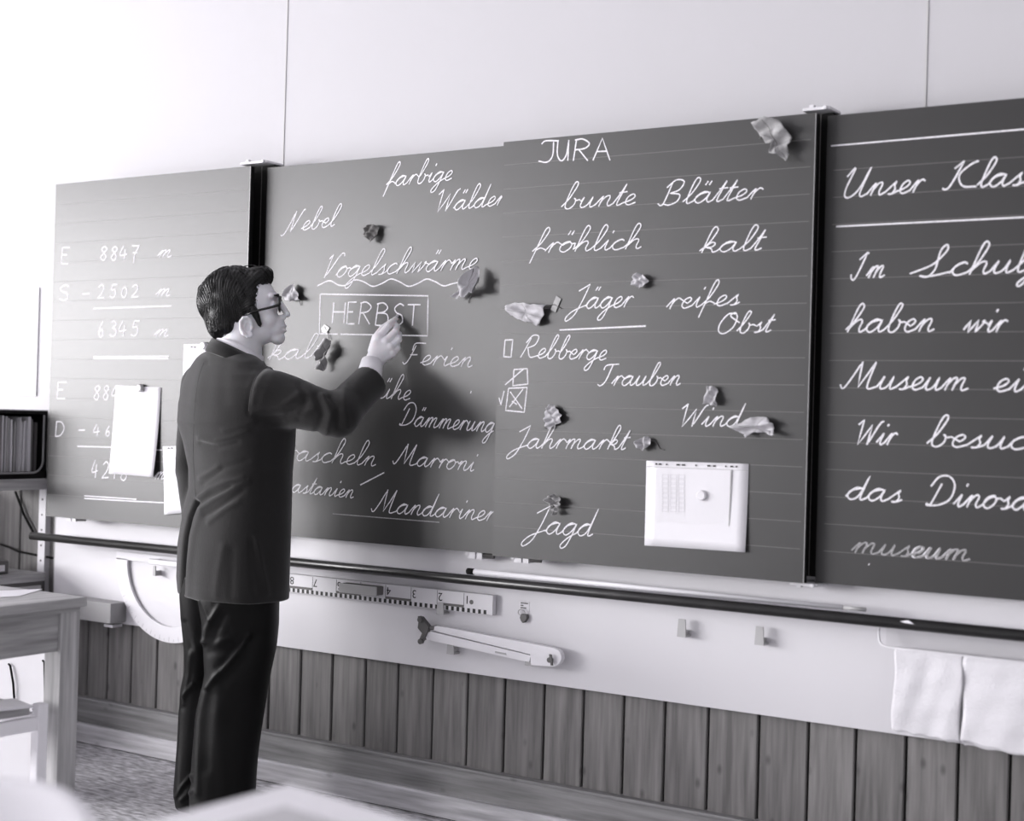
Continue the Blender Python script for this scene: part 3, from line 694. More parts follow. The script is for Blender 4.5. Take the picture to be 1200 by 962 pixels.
mb.link('chart_print', m_print, sl)
magnet(821.5, 580.5, BF-.003, 'round white magnet in the middle of the plastic sleeve', m_white, .014, .010)

# ------------------------------------------------------------------ dry leaves taped to the boards
def leaf(label, outline, plane, depth, m, seed, vein=((0, 0), (0, 0)), curl=.5, stem=None, tape=None, folds=4, amp=.006):
    """a crumpled leaf: the outline is filled with a grid of rings and lifted off the board, rims curling"""
    r = np.random.RandomState(seed)
    O = np.array([un(x, y, plane-depth*.6)[[0, 2]] for x, y in outline]); C = O.mean(0)
    k = len(O); nR = 9; n = k*4
    D = []
    for i in range(k):
        for t in (0, .25, .5, .75):
            p = O[i]*(1-t)+O[(i+1) % k]*t; D.append(p+(r.rand(2)-.5)*.003)
    D = np.array(D); size = np.abs(D-C).max()
    ph = r.rand(6)*6.28; ax = r.rand()*3.14; dirv = np.array([math.cos(ax), math.sin(ax)])
    def h(p, s, ang):
        q = (p-C)/size
        f = .5+.5*math.sin(q@dirv*folds*1.7+ph[0])                 # big folds
        g = math.sin(q[0]*9+ph[1])*math.sin(q[1]*8+ph[2])
        v = abs(math.sin(ang*4+ph[3]))                              # ribs running outward
        return plane-.003-depth*(.25+.55*f+curl*.5*s*s*(.5+.5*math.sin(ang*2+ph[4])))-amp*.6*g-amp*.5*v*s
    V = [(C[0], h(C, 0, 0), C[1])]; Fq = []
    for j in range(1, nR+1):
        s = j/nR
        for i in range(n):
            p = C+(D[i]-C)*s; ang = math.atan2(*(D[i]-C)[::-1])
            V.append((p[0], min(plane-.0015, h(p, s, ang)), p[1]))
    for i in range(n): Fq.append((0, 1+i, 1+(i+1) % n))
    for j in range(nR-1):
        for i in range(n):
            a_ = 1+j*n+i; b_ = 1+j*n+(i+1) % n; Fq.append((a_, b_, b_+n, a_+n))
    t = thing('dry_leaf', label, 'leaf', (C[0], plane, C[1]))
    mb = MB(); mb.add(V, Fq); o = mb.link('blade', m, t, smooth=True)
    sd = o.modifiers.new('thick', 'SOLIDIFY'); sd.thickness = .0007
    # midrib and side veins as fine ridges
    i0 = r.randint(n); A = np.array(V[1+(nR-2)*n+i0]); B = np.array(V[1+(nR-2)*n+(i0+n//2) % n]); Cc = np.array(V[0])
    path = [np.array(V[1+j*n+i0]) for j in range(nR-2, -1, -1)]+[Cc]+[np.array(V[1+j*n+(i0+n//2) % n]) for j in range(nR-1)]
    mv = MB(); mv.tube([q+np.array([0, -.0006, 0]) for q in path], .0009, 5)
    for s_ in range(4):
        ii = (i0+n//8+s_*n//5) % n; mv.tube([np.array(V[1+j*n+ii])+np.array([0, -.0005, 0]) for j in range(nR-1)], .0005, 4)
    mv.link('vein', m_leaf if m is m_leafl else m_leafd if m is m_leaf else m, t)
    if stem:
        P = [un(x, y, plane-.006 if k_ == 0 else plane-.003) for k_, (x, y) in enumerate(stem)]
        MB().tube(P, .0013, 6).link('stem', m_leafd, t)
    if tape:
        P = [un(x, y, plane-.0035) for x, y in tape]
        MB().prism(P, (0, .0006, 0)).link('tape', m_tape, t)
    return t
leaf('small dark curled leaf below the word farbige', [(427, 268), (431, 264), (438, 263), (445, 266), (443, 274), (440, 281), (436, 285), (432, 280), (426, 275)], BR, .022, m_leafd, 1)
leaf('small pale crumpled leaf right beside the glasses', [(332, 346), (337, 338), (343, 332), (348, 337), (350, 346), (353, 352), (346, 352), (340, 353), (334, 351)], BR, .024, m_leafl, 2, stem=[(351, 351), (352.5, 358)])
leaf('long drooping leaf taped by its stem below the chalk box', [(386, 397), (388, 403), (387, 412), (384, 418), (381, 432), (378, 435), (372, 432), (374, 421), (371, 423), (373, 414), (377, 404), (381, 398)], BR, .038, m_leaf, 3, folds=6,
     stem=[(386, 398), (384, 389), (380, 382)], tape=[(376, 385), (380, 380), (386, 384), (383, 390), (378, 390)])
leaf('large pale leaf hanging at the right end of the wavy line', [(556, 311), (561, 316), (563, 325), (564, 326), (560, 334), (560, 341), (556, 344), (550, 342), (546, 349), (540, 347), (533, 350), (528, 348), (535, 340), (543, 333), (547, 324), (552, 317)], BR, .055, m_leafl, 4, curl=.9,
     stem=[(553, 344), (550, 350), (549, 355)])
leaf('fan-shaped folded leaf left of the word Jäger', [(592.5, 358), (600, 355), (616, 355), (624, 357), (640, 357), (638, 366), (634, 379), (627, 382), (621, 377), (616, 377), (607, 374), (598, 369), (594, 363)], BF, .024, m_leafl, 5, folds=7,
     stem=[(640, 357.5), (650, 357), (658, 362)], tape=[(652, 346.5), (657.5, 350), (651, 366), (645, 363)])
leaf('small curled leaf above the words Jäger and reifes', [(741, 328), (744, 322), (749, 320), (754, 322), (759, 326), (760, 330), (756, 335), (750, 338), (745, 335), (741, 334)], BF, .022, m_leafl, 6)
leaf('largest leaf, at the top right corner of the JURA board', [(883, 145), (892, 142), (895, 139), (905, 139), (913, 141), (920, 148), (924, 154), (929, 168), (925, 171), (924, 178), (924, 190), (921, 189), (913, 182), (905, 181), (904, 174), (904, 167), (897, 168), (895, 160), (892, 160), (886, 153)], BF, .042, m_leaf, 7, curl=.7, folds=5,
     stem=[(892, 160), (890, 162.5)])
leaf('narrow upright leaf above the word Wind', [(828.5, 453), (834, 452), (839, 454), (842, 459), (840, 464), (841, 476), (836, 475), (831, 473), (825.5, 473), (827, 464)], BF, .022, m_leafl, 8)
leaf('ribbed oval leaf above the word Jahrmarkt', [(641, 478), (645, 474), (650, 475), (656, 482), (659, 488), (658, 495), (650, 498), (643, 503), (640, 500), (640, 493), (639, 487)], BF, .018, m_leafl, 9, folds=8, stem=[(641, 501), (637, 502)])
leaf('small leaf with a branched stem right after the word Jahrmarkt', [(744, 520), (749, 515), (758, 511), (762, 514), (763, 520), (759, 525), (753, 528), (748, 525)], BF, .024, m_leafl, 10, stem=[(762, 516), (768, 517), (773, 526), (778, 527)])
leaf('wide ribbed leaf at the end of the word Wind', [(856, 500), (868, 496), (875, 491), (885, 488.5), (897, 489), (903, 493), (907, 497), (906, 503), (910, 510), (907, 511), (902, 505), (892, 507), (880, 506), (877, 509), (875, 513), (872, 509), (864, 506)], BF, .034, m_leafl, 11, folds=9)
leaf('small ribbed leaf above the word Jagd', [(640, 584), (644, 580), (648, 579), (652, 583), (657, 583), (659, 590), (655, 595), (654, 602), (648, 604), (646, 598), (648, 594), (644, 592), (640, 588)], BF, .03, m_leaf, 12, folds=8)

# ------------------------------------------------------------------ left side: poster, rack, cabinet
q0, q1 = un(44, 400, .045), un(36, 346, .045); zb_ = un(36, 449, .045)[2]
ps = thing('wall_poster', 'pale framed landscape print on the white wall at the far left', 'picture', (q0[0]-.3, .045, zb_-.04))
plain('mount', q0[0]-.62, q0[0], .044, .05, zb_-.05, q1[2]+.03, m_paper, ps, bevel=.001)
mp_ = mat('pale_print', .52, .6, vary=.25, vscale=6, stretch=(1, 1, 2.5))
plain('print_picture', q0[0]-.58, un(36, 400, .043)[0], .043, .044, zb_+.12, q1[2], mp_, ps)
plain('print_strip', q0[0]-.58, un(33, 440, .043)[0], .043, .044, zb_+.0, zb_+.02, mp_, ps)
plain('print_foreground', q0[0]-.58, un(33, 430, .043)[0], .043, .044, zb_+.045, zb_+.085, mp_, ps)

CX = un(55, 520, -.03)[0]                   # front of the shelf, which runs towards the viewer along the left
def yx(px, x):                              # y where the picture column px meets the plane x = const
    d = c_w + c_r*(px-600)/F_PX - c_u*(520-481)/F_PX; return CAM[1]+d[1]*(x-CAM[0])/d[0]
def zx(px, py, x):
    d = c_w + c_r*(px-600)/F_PX - c_u*(py-481)/F_PX; return CAM[2]+d[2]*(x-CAM[0])/d[0]
yb0, yb1 = -.03, yx(-6, CX)
rz0, rz1 = zx(30, 561, CX), zx(30, 481, CX)
rack = thing('file_rack', 'black metal tray rack full of folders on the shelf at the far left', 'rack', (CX-.12, (yb0+yb1)/2, rz0))
mb = MB()
mb.box(CX-.26, CX, yb1, yb0, rz0, rz0+.025)
mb.box(CX-.26, CX, yb1, yb0, rz1-.012, rz1)
mb.box(CX-.26, CX, yb0-.006, yb0, rz0, rz1); mb.box(CX-.26, CX, yb1, yb1+.006, rz0, rz1)
mb.box(CX-.262, CX-.256, yb1, yb0, rz0, rz1)
mb.link('tray_body', m_black, rack)
cr = []
rr = .045
for t in np.linspace(0, 90, 7): cr.append((CX+.002, yb0-.018-rr+rr*math.cos(math.radians(-t)), rz0+.022+rr-rr*math.sin(math.radians(t))))
MB().tube([(CX+.002, yb0-.018, rz1-.015)]+cr+[(CX+.002, yb1+.02, rz0+.022)], .004, 8).link('front_bead', m_edge, rack)
MB().box(CX-.26, CX+.001, yb1, yb0, rz1-.001, rz1+.003).link('top_edge', m_grey, rack)
y = yb0-.028; k = 0
FM = [m_paper, m_grey, m_greyd, mat('folder_card', .5, .7), m_dark, mat('folder_buff', .62, .7)]
while y > yb1+.02:
    w_ = random.choice([.006, .009, .012, .007]); tilt = random.uniform(-.003, .003); hgt = (rz1-rz0-.042)*random.uniform(.86, 1)
    xf = CX-.01-random.random()*.015
    z0_ = rz0+.026
    V = [(xf, y, z0_), (xf, y-w_, z0_), (xf, y-w_+tilt, z0_+hgt), (xf, y+tilt, z0_+hgt)]
    fm = random.choice(FM); o = MB().prism(V, (-.21, 0, 0)).link('folder', fm, loc=(xf, y, z0_))
    nth = 'first second third fourth fifth sixth seventh eighth ninth tenth eleventh twelfth thirteenth fourteenth fifteenth sixteenth seventeenth eighteenth nineteenth twentieth'.split()
    tone = {'paper': 'white', 'grey_plastic': 'grey', 'dark_grey_felt': 'dark grey', 'folder_card': 'light grey', 'dark_grey_metal': 'blackish', 'folder_buff': 'pale'}[fm.name]
    tag(o, '%s folder in the black rack, %s from its right end' % (tone, nth[min(k, 19)]), 'folder', 'folders in the black rack')
    y -= w_+random.uniform(.0065, .010); k += 1
sb = plain('wall_shelf', CX-.3, CX+.004, yb1-.1, yb0+.03, zx(30, 574, CX), rz0-.0005, m_desky, bevel=.002); sp_ = plain('shading_panel', CX-.56, CX-.54, -.45, -.015, 0, rz0-.001, m_desky, sb); tag(sb, 'grey wooden shelf board carrying the black folder rack', 'shelf')  # second piece: unseen panel added to keep window light off the planks
MB().tube([(CX-.29, -.0, zx(20, 640, CX)), (CX-.02, 0.0, zx(20, 578, CX))], .001, 4)
# oblique cables on the planks
cab = MB().tube([un(18, 576, .018), un(28, 603, .018), un(38, 622, .018), un(44, 632, .018)], .005, 8).link('power_cable', m_black, loc=tuple(un(30, 605, .018)), smooth=True); tag(cab, 'black cable slanting down the planks under the folder shelf', 'cable')
cab = MB().tube([un(-5, 636, .015), un(10, 641, .015), un(22, 646.5, .015), (un(40, 650, .015)), un(62, 654, .015)], .004, 8).link('power_cable', m_black, loc=tuple(un(30, 648, .015)), smooth=True); tag(cab, 'black cable sagging sideways to the end of the white panel', 'cable')
# low cabinet
cz1, cz0 = zx(25, 674, CX), 0
cx2 = un(48, 676, -.03)[0]
cb = thing('low_cabinet', 'low wooden cabinet against the wall behind the desk at far left', 'cabinet', (cx2-.2, -.3, 0))
plain('top', cx2-.45, cx2+.006, -.75, -.01, cz1-.03, cz1, m_desky, cb, bevel=.002)
plain('carcass', cx2-.44, cx2, -.74, -.012, 0.0, cz1-.031, m_dark, cb)
plain('drawer', cx2, cx2+.008, -.73, -.035, cz1-.20, cz1-.045, m_grey, cb)
plain('drawer', cx2, cx2+.008, -.73, -.035, cz1-.38, cz1-.215, m_grey, cb)
bn = thing('ring_binder', 'dark binder with white label lying on the low cabinet', 'binder', (cx2-.08, -.36, cz1+.001))
yq = yx(15, cx2-.05)
plain('cover', cx2-.25, cx2-.05, yq-.3, yq, cz1+.001, cz1+.05, m_dark, bn, bevel=.006)
plain('label_strip', cx2-.0505, cx2-.049, yq-.25, yq-.02, cz1+.012, cz1+.035, m_paper, bn)

# ------------------------------------------------------------------ desk
dc = uz(102.5, 699.5, .735)
dk = thing('wooden_desk', 'plain wooden desk with square legs at the left edge of the picture', 'desk', (dc[0]-.6, dc[1]-.35, 0))
DW, DL = 1.2, .75
plain('tabletop', dc[0]-DW, dc[0], dc[1]-DL, dc[1], .71, .735, m_desky, dk, bevel=.002)
plain('top_lip', dc[0]-DW+.012, dc[0]-.012, dc[1]-DL+.012, dc[1]-.012, .698, .71, m_desky, dk)
lx = dc[0]-.012; lw = .062
az = uz(84, 766, 0); 
def zat(px, py, x, y):
    d = c_w + c_r*(px-600)/F_PX - c_u*(py-481)/F_PX; return CAM[2]+d[2]*((y-CAM[1])/d[1])
apz = zat(84, 766, 0, dc[1]-.075)
plain('apron', lx-.035, lx-.012, dc[1]-DL+.07, dc[1]-.03, apz, .698, m_desky, dk)
plain('apron', dc[0]-DW+.03, lx-.05, dc[1]-.05, dc[1]-.03, apz, .698, m_plankx, dk)
plain('apron', dc[0]-DW+.03, dc[0]-DW+.05, dc[1]-DL+.07, dc[1]-.03, apz, .698, m_desky, dk)
for xx in (lx-lw, dc[0]-DW+.012):
    for yy in (dc[1]-.012-lw, dc[1]-DL+.012):
        plain('leg', xx, xx+lw, yy, yy+lw, 0, .698, m_deskz, dk, bevel=.002)
pp = MB().prism([uz(x, y, .7355) for x, y in ((0, 700), (22, 699), (50, 690.5), (-2, 692.5))], (0, 0, .001)).link('loose_paper', m_paper, loc=(dc[0]-.25, dc[1]-.1, .7355)); tag(pp, 'white sheet of paper lying on the wooden desk', 'paper')

# paper bag with black handles standing on the floor under and beyond the desk
by = -.62
b0, b1 = un(8, 870, by), un(56, 870, by)
zt2 = un(40, 768, by)[2]
bag = thing('paper_bag', 'pale paper bag with black cord handles on the floor behind the desk', 'bag', ((b0[0]+b1[0])/2, by, 0))
mb = MB(); zb0 = 0
V = []
for z, in_ in ((.0, 0), (.1, .002), (zt2*.6, -.003), (zt2+.05, .004)):
    V += [(b0[0]-.12+in_, by-.0, z), (b1[0]-in_, by, z), (b1[0]-in_-.01, by+.04, z), (b0[0]-.12+in_+.01, by+.04, z)]
Fq = [(0, 1, 2, 3)]+[(4*j+i, 4*j+(i+1) % 4, 4*j+4+(i+1) % 4, 4*j+4+i) for j in range(3) for i in range(4)]
mb.add(V, Fq); o = mb.link('bag_body', mat('kraft_white', .6, .8, bump=.6, bscale=14), bag)
for xx, yy0, yy1, xe in ((10, 778, 824, 17), (50, 774, 830, 54)):
    MB().tube([un(xx, yy0, by-.006), un(xx+2, yy0+2, by-.008), un(xe-1.5, (yy0+yy1)/2, by-.009), un(xe, yy1, by-.006)], .0035, 6).link('handle', m_black, bag, smooth=True)

# ------------------------------------------------------------------ white framed chair beside the desk
s_c = uz(57, 831, .47)
cw = thing('white_chair', 'white square-framed seat with a dark wooden slab in front of the desk', 'chair', (s_c[0]-.2, s_c[1]-.2, 0), 0)
cw.location = (s_c[0], s_c[1], 0); cw.rotation_euler = (0, 0, math.radians(-4))
def lbox(name, x0, x1, y0, y1, z0, z1, m, par, bevel=.003): return MB().box(x0, x1, y0, y1, z0, z1).link(name, m, par, local=True, bevel=bevel)
m_wf = mat('white_lacquer', .92, .35, .5)
lbox('seat', -.40, -.035, -.40, -.03, .455, .48, m_greyd if False else m_desky, cw)
for x0, y0 in ((-.03, -.4), (-.03, -.03), (-.43, -.4), (-.43, -.03)): lbox('leg', x0, x0+.03, y0, y0+.03, 0, .485 if True else .45, m_wf, cw)
lbox('rail', -.02, 0, -.37, -.03, .42, .455, m_wf, cw); lbox('rail', -.43, -.41, -.37, -.03, .42, .455, m_wf, cw)
lbox('rail', -.4, -.03, -.4, -.38, .40, .455, m_wf, cw); lbox('rail', -.4, -.03, -.02, 0, .42, .455, m_wf, cw)
lp = uz(12, 829, .485)
o = MB().prism([(lp[0]+x, lp[1]+y, .486) for x, y in ((-.1, -.06), (.02, -.07), (.05, .03), (-.06, .06))], (0, 0, .006)).link('folded_paper', m_paper, loc=(lp[0], lp[1], .486), bevel=.002); tag(o, 'small white folded paper lying on the dark slab of the white chair', 'paper')

# ------------------------------------------------------------------ near blurred white chair shell and table at the bottom edge
def shell_chair(ctr, rz, label):
    t = thing('school_chair', label, 'chair', (ctr[0], ctr[1], 0), rz)
    # backrest curved panel, top rounded
    def panel(nm, fn, nu, nv, th):
        V = [fn(i/nu, j/nv) for j in range(nv+1) for i in range(nu+1)]; Fq = [(j*(nu+1)+i, j*(nu+1)+i+1, (j+1)*(nu+1)+i+1, (j+1)*(nu+1)+i) for j in range(nv) for i in range(nu)]
        mb = MB(); mb.add(V, Fq); o = mb.link(nm, m_wf, t, local=True, smooth=True); s = o.modifiers.new('t', 'SOLIDIFY'); s.thickness = th
        b = o.modifiers.new('b', 'BEVEL'); b.width = th*.4; b.segments = 2
    H = CH
    def fb(u, v):
        x = (u-.5)*.38; e = abs(u-.5)*2; z = H-.30+.30*v*(1-.16*e**7-.02*e*e)
        return (x, .03-.05*e*e+.03*v, z)
    panel('backrest', fb, 40, 10, .022)
    def fs(u, v):
        x = (u-.5)*.38; return (x, -.02-.38*v, .44-.015*math.sin(v*3.14)+(.0 if v < .85 else -.06*(v-.85)))
    panel('seat', fs, 12, 12, .018)
    for sx in (-1, 1):
        MB().tube([(sx*.15, .02, H-.28), (sx*.15, .0, .46), (sx*.15, -.02, .42), (sx*.16, -.3, .415)], .011, 10).link('side_tube', m_edge, t, local=True, smooth=True)
        MB().tube([(sx*.16, -.04, .42), (sx*.19, .06, .011)], .011, 10).link('leg', m_edge, t, local=True, smooth=True)
        MB().tube([(sx*.16, -.28, .42), (sx*.19, -.36, .011)], .011, 10).link('leg', m_edge, t, local=True, smooth=True)
    return t
CH = .765
pc_ = uz(-24, 918, CH)
shell_chair((pc_[0]-.02, pc_[1]-.03, 0), YAW+.05, 'out-of-focus white chair back at the bottom left corner')
ta = uz(340, 917, .74); tb = uz(190, 957, .74); tc = uz(500, 966, .74)
tt = thing('white_table', 'out-of-focus white table top at the bottom edge below the man', 'table', (ta[0], ta[1], 0))
def unit(v): return v/np.linalg.norm(v)
e1 = unit((tb-ta)[:2]); e2 = unit((tc-ta)[:2])
A = ta[:2]; B = A+e1*.36; D = A+e2*1.1; Cc = B+e2*1.1
MB().prism([(q[0], q[1], .715) for q in (A, B, Cc, D)], (0, 0, .025)).link('tabletop', m_wf, tt, bevel=.004)
for fa, fb_ in ((.04, .06), (.32, .06), (.04, 1.04), (.32, 1.04)):
    q = A+e1*fa+e2*fb_; MB().tube([(q[0], q[1], 0), (q[0], q[1], .715)], .018, 12).link('leg', m_edge, tt, smooth=True)
n1 = A+e1*.09+e2*.09; n2 = n1+e1*.24; n3 = n2+e2*.42; n4 = n1+e2*.42
nb = MB().prism([(q[0], q[1], .7403) for q in (n1, n2, n3, n4)], (0, 0, .004)).link('exercise_book', mat('lavender_cover', .55, .6), loc=(n1[0], n1[1], .7403)); tag(nb, 'out-of-focus pale grey exercise book on the near white table', 'book')
# small white blurred cups between chair and table
for i, (px, py) in enumerate(((128, 938),)):
    q = uz(px, py, .735); break
# ------------------------------------------------------------------ PERSON (signed-distance modelling, local frame: x picture-right, y away, z up)
PD = 4.45
O_ = ud(270, 950, PD); O_[2] = 0
per = thing('person', 'man in dark suit and black-rimmed glasses writing on the board with raised right hand', 'person', tuple(O_), YAW)
Rh = np.array([cy, sy, 0]); Fh = np.array([-sy, cy, 0])
def L(px, py, b=0.0):
    d = ud(px, py, PD+b)-O_; return np.array([d@Rh, d@Fh, d[2]])
SPX = PD/F_PX                                # metres per picture unit at the man
class Gd:
    def __init__(s, lo, hi, h):
        s.h = h; s.lo = np.array(lo, float); n = [int(math.ceil((hi[i]-lo[i])/h))+1 for i in range(3)]
        s.X, s.Y, s.Z = np.meshgrid(*[(lo[i]+h*np.arange(n[i])).astype(np.float32) for i in range(3)], indexing='ij', sparse=True)
class Pt:
    def __init__(s, P): s.X, s.Y, s.Z = [np.asarray(P)[:, i] for i in range(3)]
def cone(g, a, b, ra, rb):
    a = np.array(a); b = np.array(b); d = b-a; L2 = float(d@d)+1e-12
    x, y, z = g.X-a[0], g.Y-a[1], g.Z-a[2]
    t = np.clip((x*d[0]+y*d[1]+z*d[2])/L2, 0, 1)
    return np.sqrt((x-t*d[0])**2+(y-t*d[1])**2+(z-t*d[2])**2)-(ra+(rb-ra)*t)
def ell(g, c, r, tilt=0, yaw=0):
    x, y, z = g.X-c[0], g.Y-c[1], g.Z-c[2]
    if yaw: x, y = x*math.cos(yaw)+y*math.sin(yaw), -x*math.sin(yaw)+y*math.cos(yaw)
    if tilt: x, z = x*math.cos(tilt)+z*math.sin(tilt), -x*math.sin(tilt)+z*math.cos(tilt)
    k0 = np.sqrt((x/r[0])**2+(y/r[1])**2+(z/r[2])**2)
    k1 = np.sqrt((x/r[0]**2)**2+(y/r[1]**2)**2+(z/r[2]**2)**2)+1e-6
    return k0*(k0-1)/k1
def su(a, b, k):
    h = np.clip(.5+.5*(b-a)/k, 0, 1); return b*(1-h)+a*h-k*h*(1-h)
def ss(a, b, k): return -su(-a, b, k)         # a minus b
def si(a, b, k): return -su(-a, -b, k)
def loft(g, rows, phi, pw=2.3):
    """rows: (z, xc, yc, W across, D front-back), descending or ascending z"""
    rows = sorted(rows, key=lambda r: r[0]); R = np.array(rows); z = g.Z
    f = lambda i: np.interp(z, R[:, 0], R[:, i])
    x, y = g.X-f(1), g.Y-f(2); W_, D_ = f(3), f(4)
    c_, s_ = math.cos(phi), math.sin(phi)
    u = (x*c_+y*s_)/D_; v = (-x*s_+y*c_)/W_
    q = (np.abs(u)**pw+np.abs(v)**pw)**(1/pw)
    d = (q-1)*np.minimum(W_, D_)
    return np.maximum(d, np.maximum(z-R[-1, 0], R[0, 0]-z))
def nets(Fd, g):
    Fd = np.asarray(Fd, np.float32); n = Fd.shape; S = Fd < 0
    cnt = np.zeros([k-1 for k in n], np.float32); P = np.zeros([k-1 for k in n]+[3], np.float32)
    corners = [(i, j, k) for i in (0, 1) for j in (0, 1) for k in (0, 1)]
    sl = lambda A, c_: A[c_[0]:n[0]-1+c_[0], c_[1]:n[1]-1+c_[1], c_[2]:n[2]-1+c_[2]]
    act = np.zeros(cnt.shape, bool); s0 = sl(S, (0, 0, 0))
    for c_ in corners[1:]: act |= sl(S, c_) != s0
    idx = np.argwhere(act)
    i, j, k = idx.T; pos = np.zeros((len(idx), 3)); ct = np.zeros(len(idx))
    for a in range(8):
        for b in range(a+1, 8):
            ca, cb = np.array(corners[a]), np.array(corners[b])
            if np.abs(ca-cb).sum() != 1: continue
            fa = Fd[i+ca[0], j+ca[1], k+ca[2]]; fb = Fd[i+cb[0], j+cb[1], k+cb[2]]; m = (fa < 0) != (fb < 0)
            t = np.where(m, fa/(fa-fb+1e-12*(fa == fb)), 0); t = np.clip(t, 0, 1)
            pos += m[:, None]*(ca+(cb-ca)*t[:, None]); ct += m
    V = g.lo+g.h*(idx+pos/np.maximum(ct, 1)[:, None])
    vid = -np.ones(cnt.shape, np.int64); vid[i, j, k] = np.arange(len(idx))
    Fs = []
    for ax in range(3):
        A = np.take(S, range(0, n[ax]-1), ax); B = np.take(S, range(1, n[ax]), ax); e = np.argwhere(A != B)
        o1, o2 = [(1, 2), (2, 0), (0, 1)][ax]
        ok = (e[:, o1] > 0) & (e[:, o2] > 0) & (e[:, o1] < n[o1]-1) & (e[:, o2] < n[o2]-1); e = e[ok]
        def at(d1, d2): q = e.copy(); q[:, o1] += d1; q[:, o2] += d2; return vid[q[:, 0], q[:, 1], q[:, 2]]
        Q = np.stack([at(-1, -1), at(0, -1), at(0, 0), at(-1, 0)], 1)
        ins = S[e[:, 0], e[:, 1], e[:, 2]]; Q[~ins] = Q[~ins][:, ::-1]; Fs.append(Q)
    Fq = np.vstack(Fs); Fq = Fq[(Fq >= 0).all(1)]
    return V, Fq
def relax(V, Fq, it=2, lam=.5):
    n = len(V); E = np.vstack([Fq[:, [0, 1]], Fq[:, [1, 2]], Fq[:, [2, 3]], Fq[:, [3, 0]]])
    for _ in range(it):
        S_ = np.zeros_like(V); c_ = np.zeros(n)
        for a, b in ((0, 1), (1, 0)):
            for d in range(3): S_[:, d] += np.bincount(E[:, a], V[E[:, b], d], n)
            c_ += np.bincount(E[:, a], minlength=n)
        V = V*(1-lam)+lam*S_/np.maximum(c_, 1)[:, None]
    return V
def vnorm(V, Fq):
    a = np.cross(V[Fq[:, 2]]-V[Fq[:, 0]], V[Fq[:, 3]]-V[Fq[:, 1]]); N = np.zeros_like(V)
    for k in range(4):
        for d in range(3): N[:, d] += np.bincount(Fq[:, k], a[:, d], len(V))
    return N/(np.linalg.norm(N, axis=1)[:, None]+1e-12)
def to_px(V):                                # local -> picture coordinates
    Wd = O_+V[:, :1]*Rh+V[:, 1:2]*Fh+V[:, 2:]*np.array([0, 0, 1.]); d = Wd-CAM; z = d@c_w
    return 600+F_PX*(d@c_r)/z, 481-F_PX*(d@c_u)/z
def pdist(x, y, poly):
    best = np.full(len(x), 1e9)
    for (ax, ay), (bx, by_) in zip(poly[:-1], poly[1:]):
        dx, dy = bx-ax, by_-ay; t = np.clip(((x-ax)*dx+(y-ay)*dy)/(dx*dx+dy*dy+1e-9), 0, 1)
        best = np.minimum(best, np.hypot(x-ax-t*dx, y-ay-t*dy))
    return best
def folds(V, Fq, lst):
    N = vnorm(V, Fq); x, y = to_px(V); near = (N[:, 1] < .25)
    D = np.zeros(len(V))
    for poly, amp, sg in lst: D += amp*np.exp(-(pdist(x, y, poly)/sg)**2)
    return V+N*(D*near)[:, None]
def wob(V, Fq, amp, fr, seed=0):
    N = vnorm(V, Fq); r = np.random.RandomState(seed); D = np.zeros(len(V))
    for _ in range(8):
        w = r.randn(3)*fr; w[2] *= .6; D += np.sin(V@w+r.rand()*6.28)
    return V+N*(amp*D/3)[:, None]

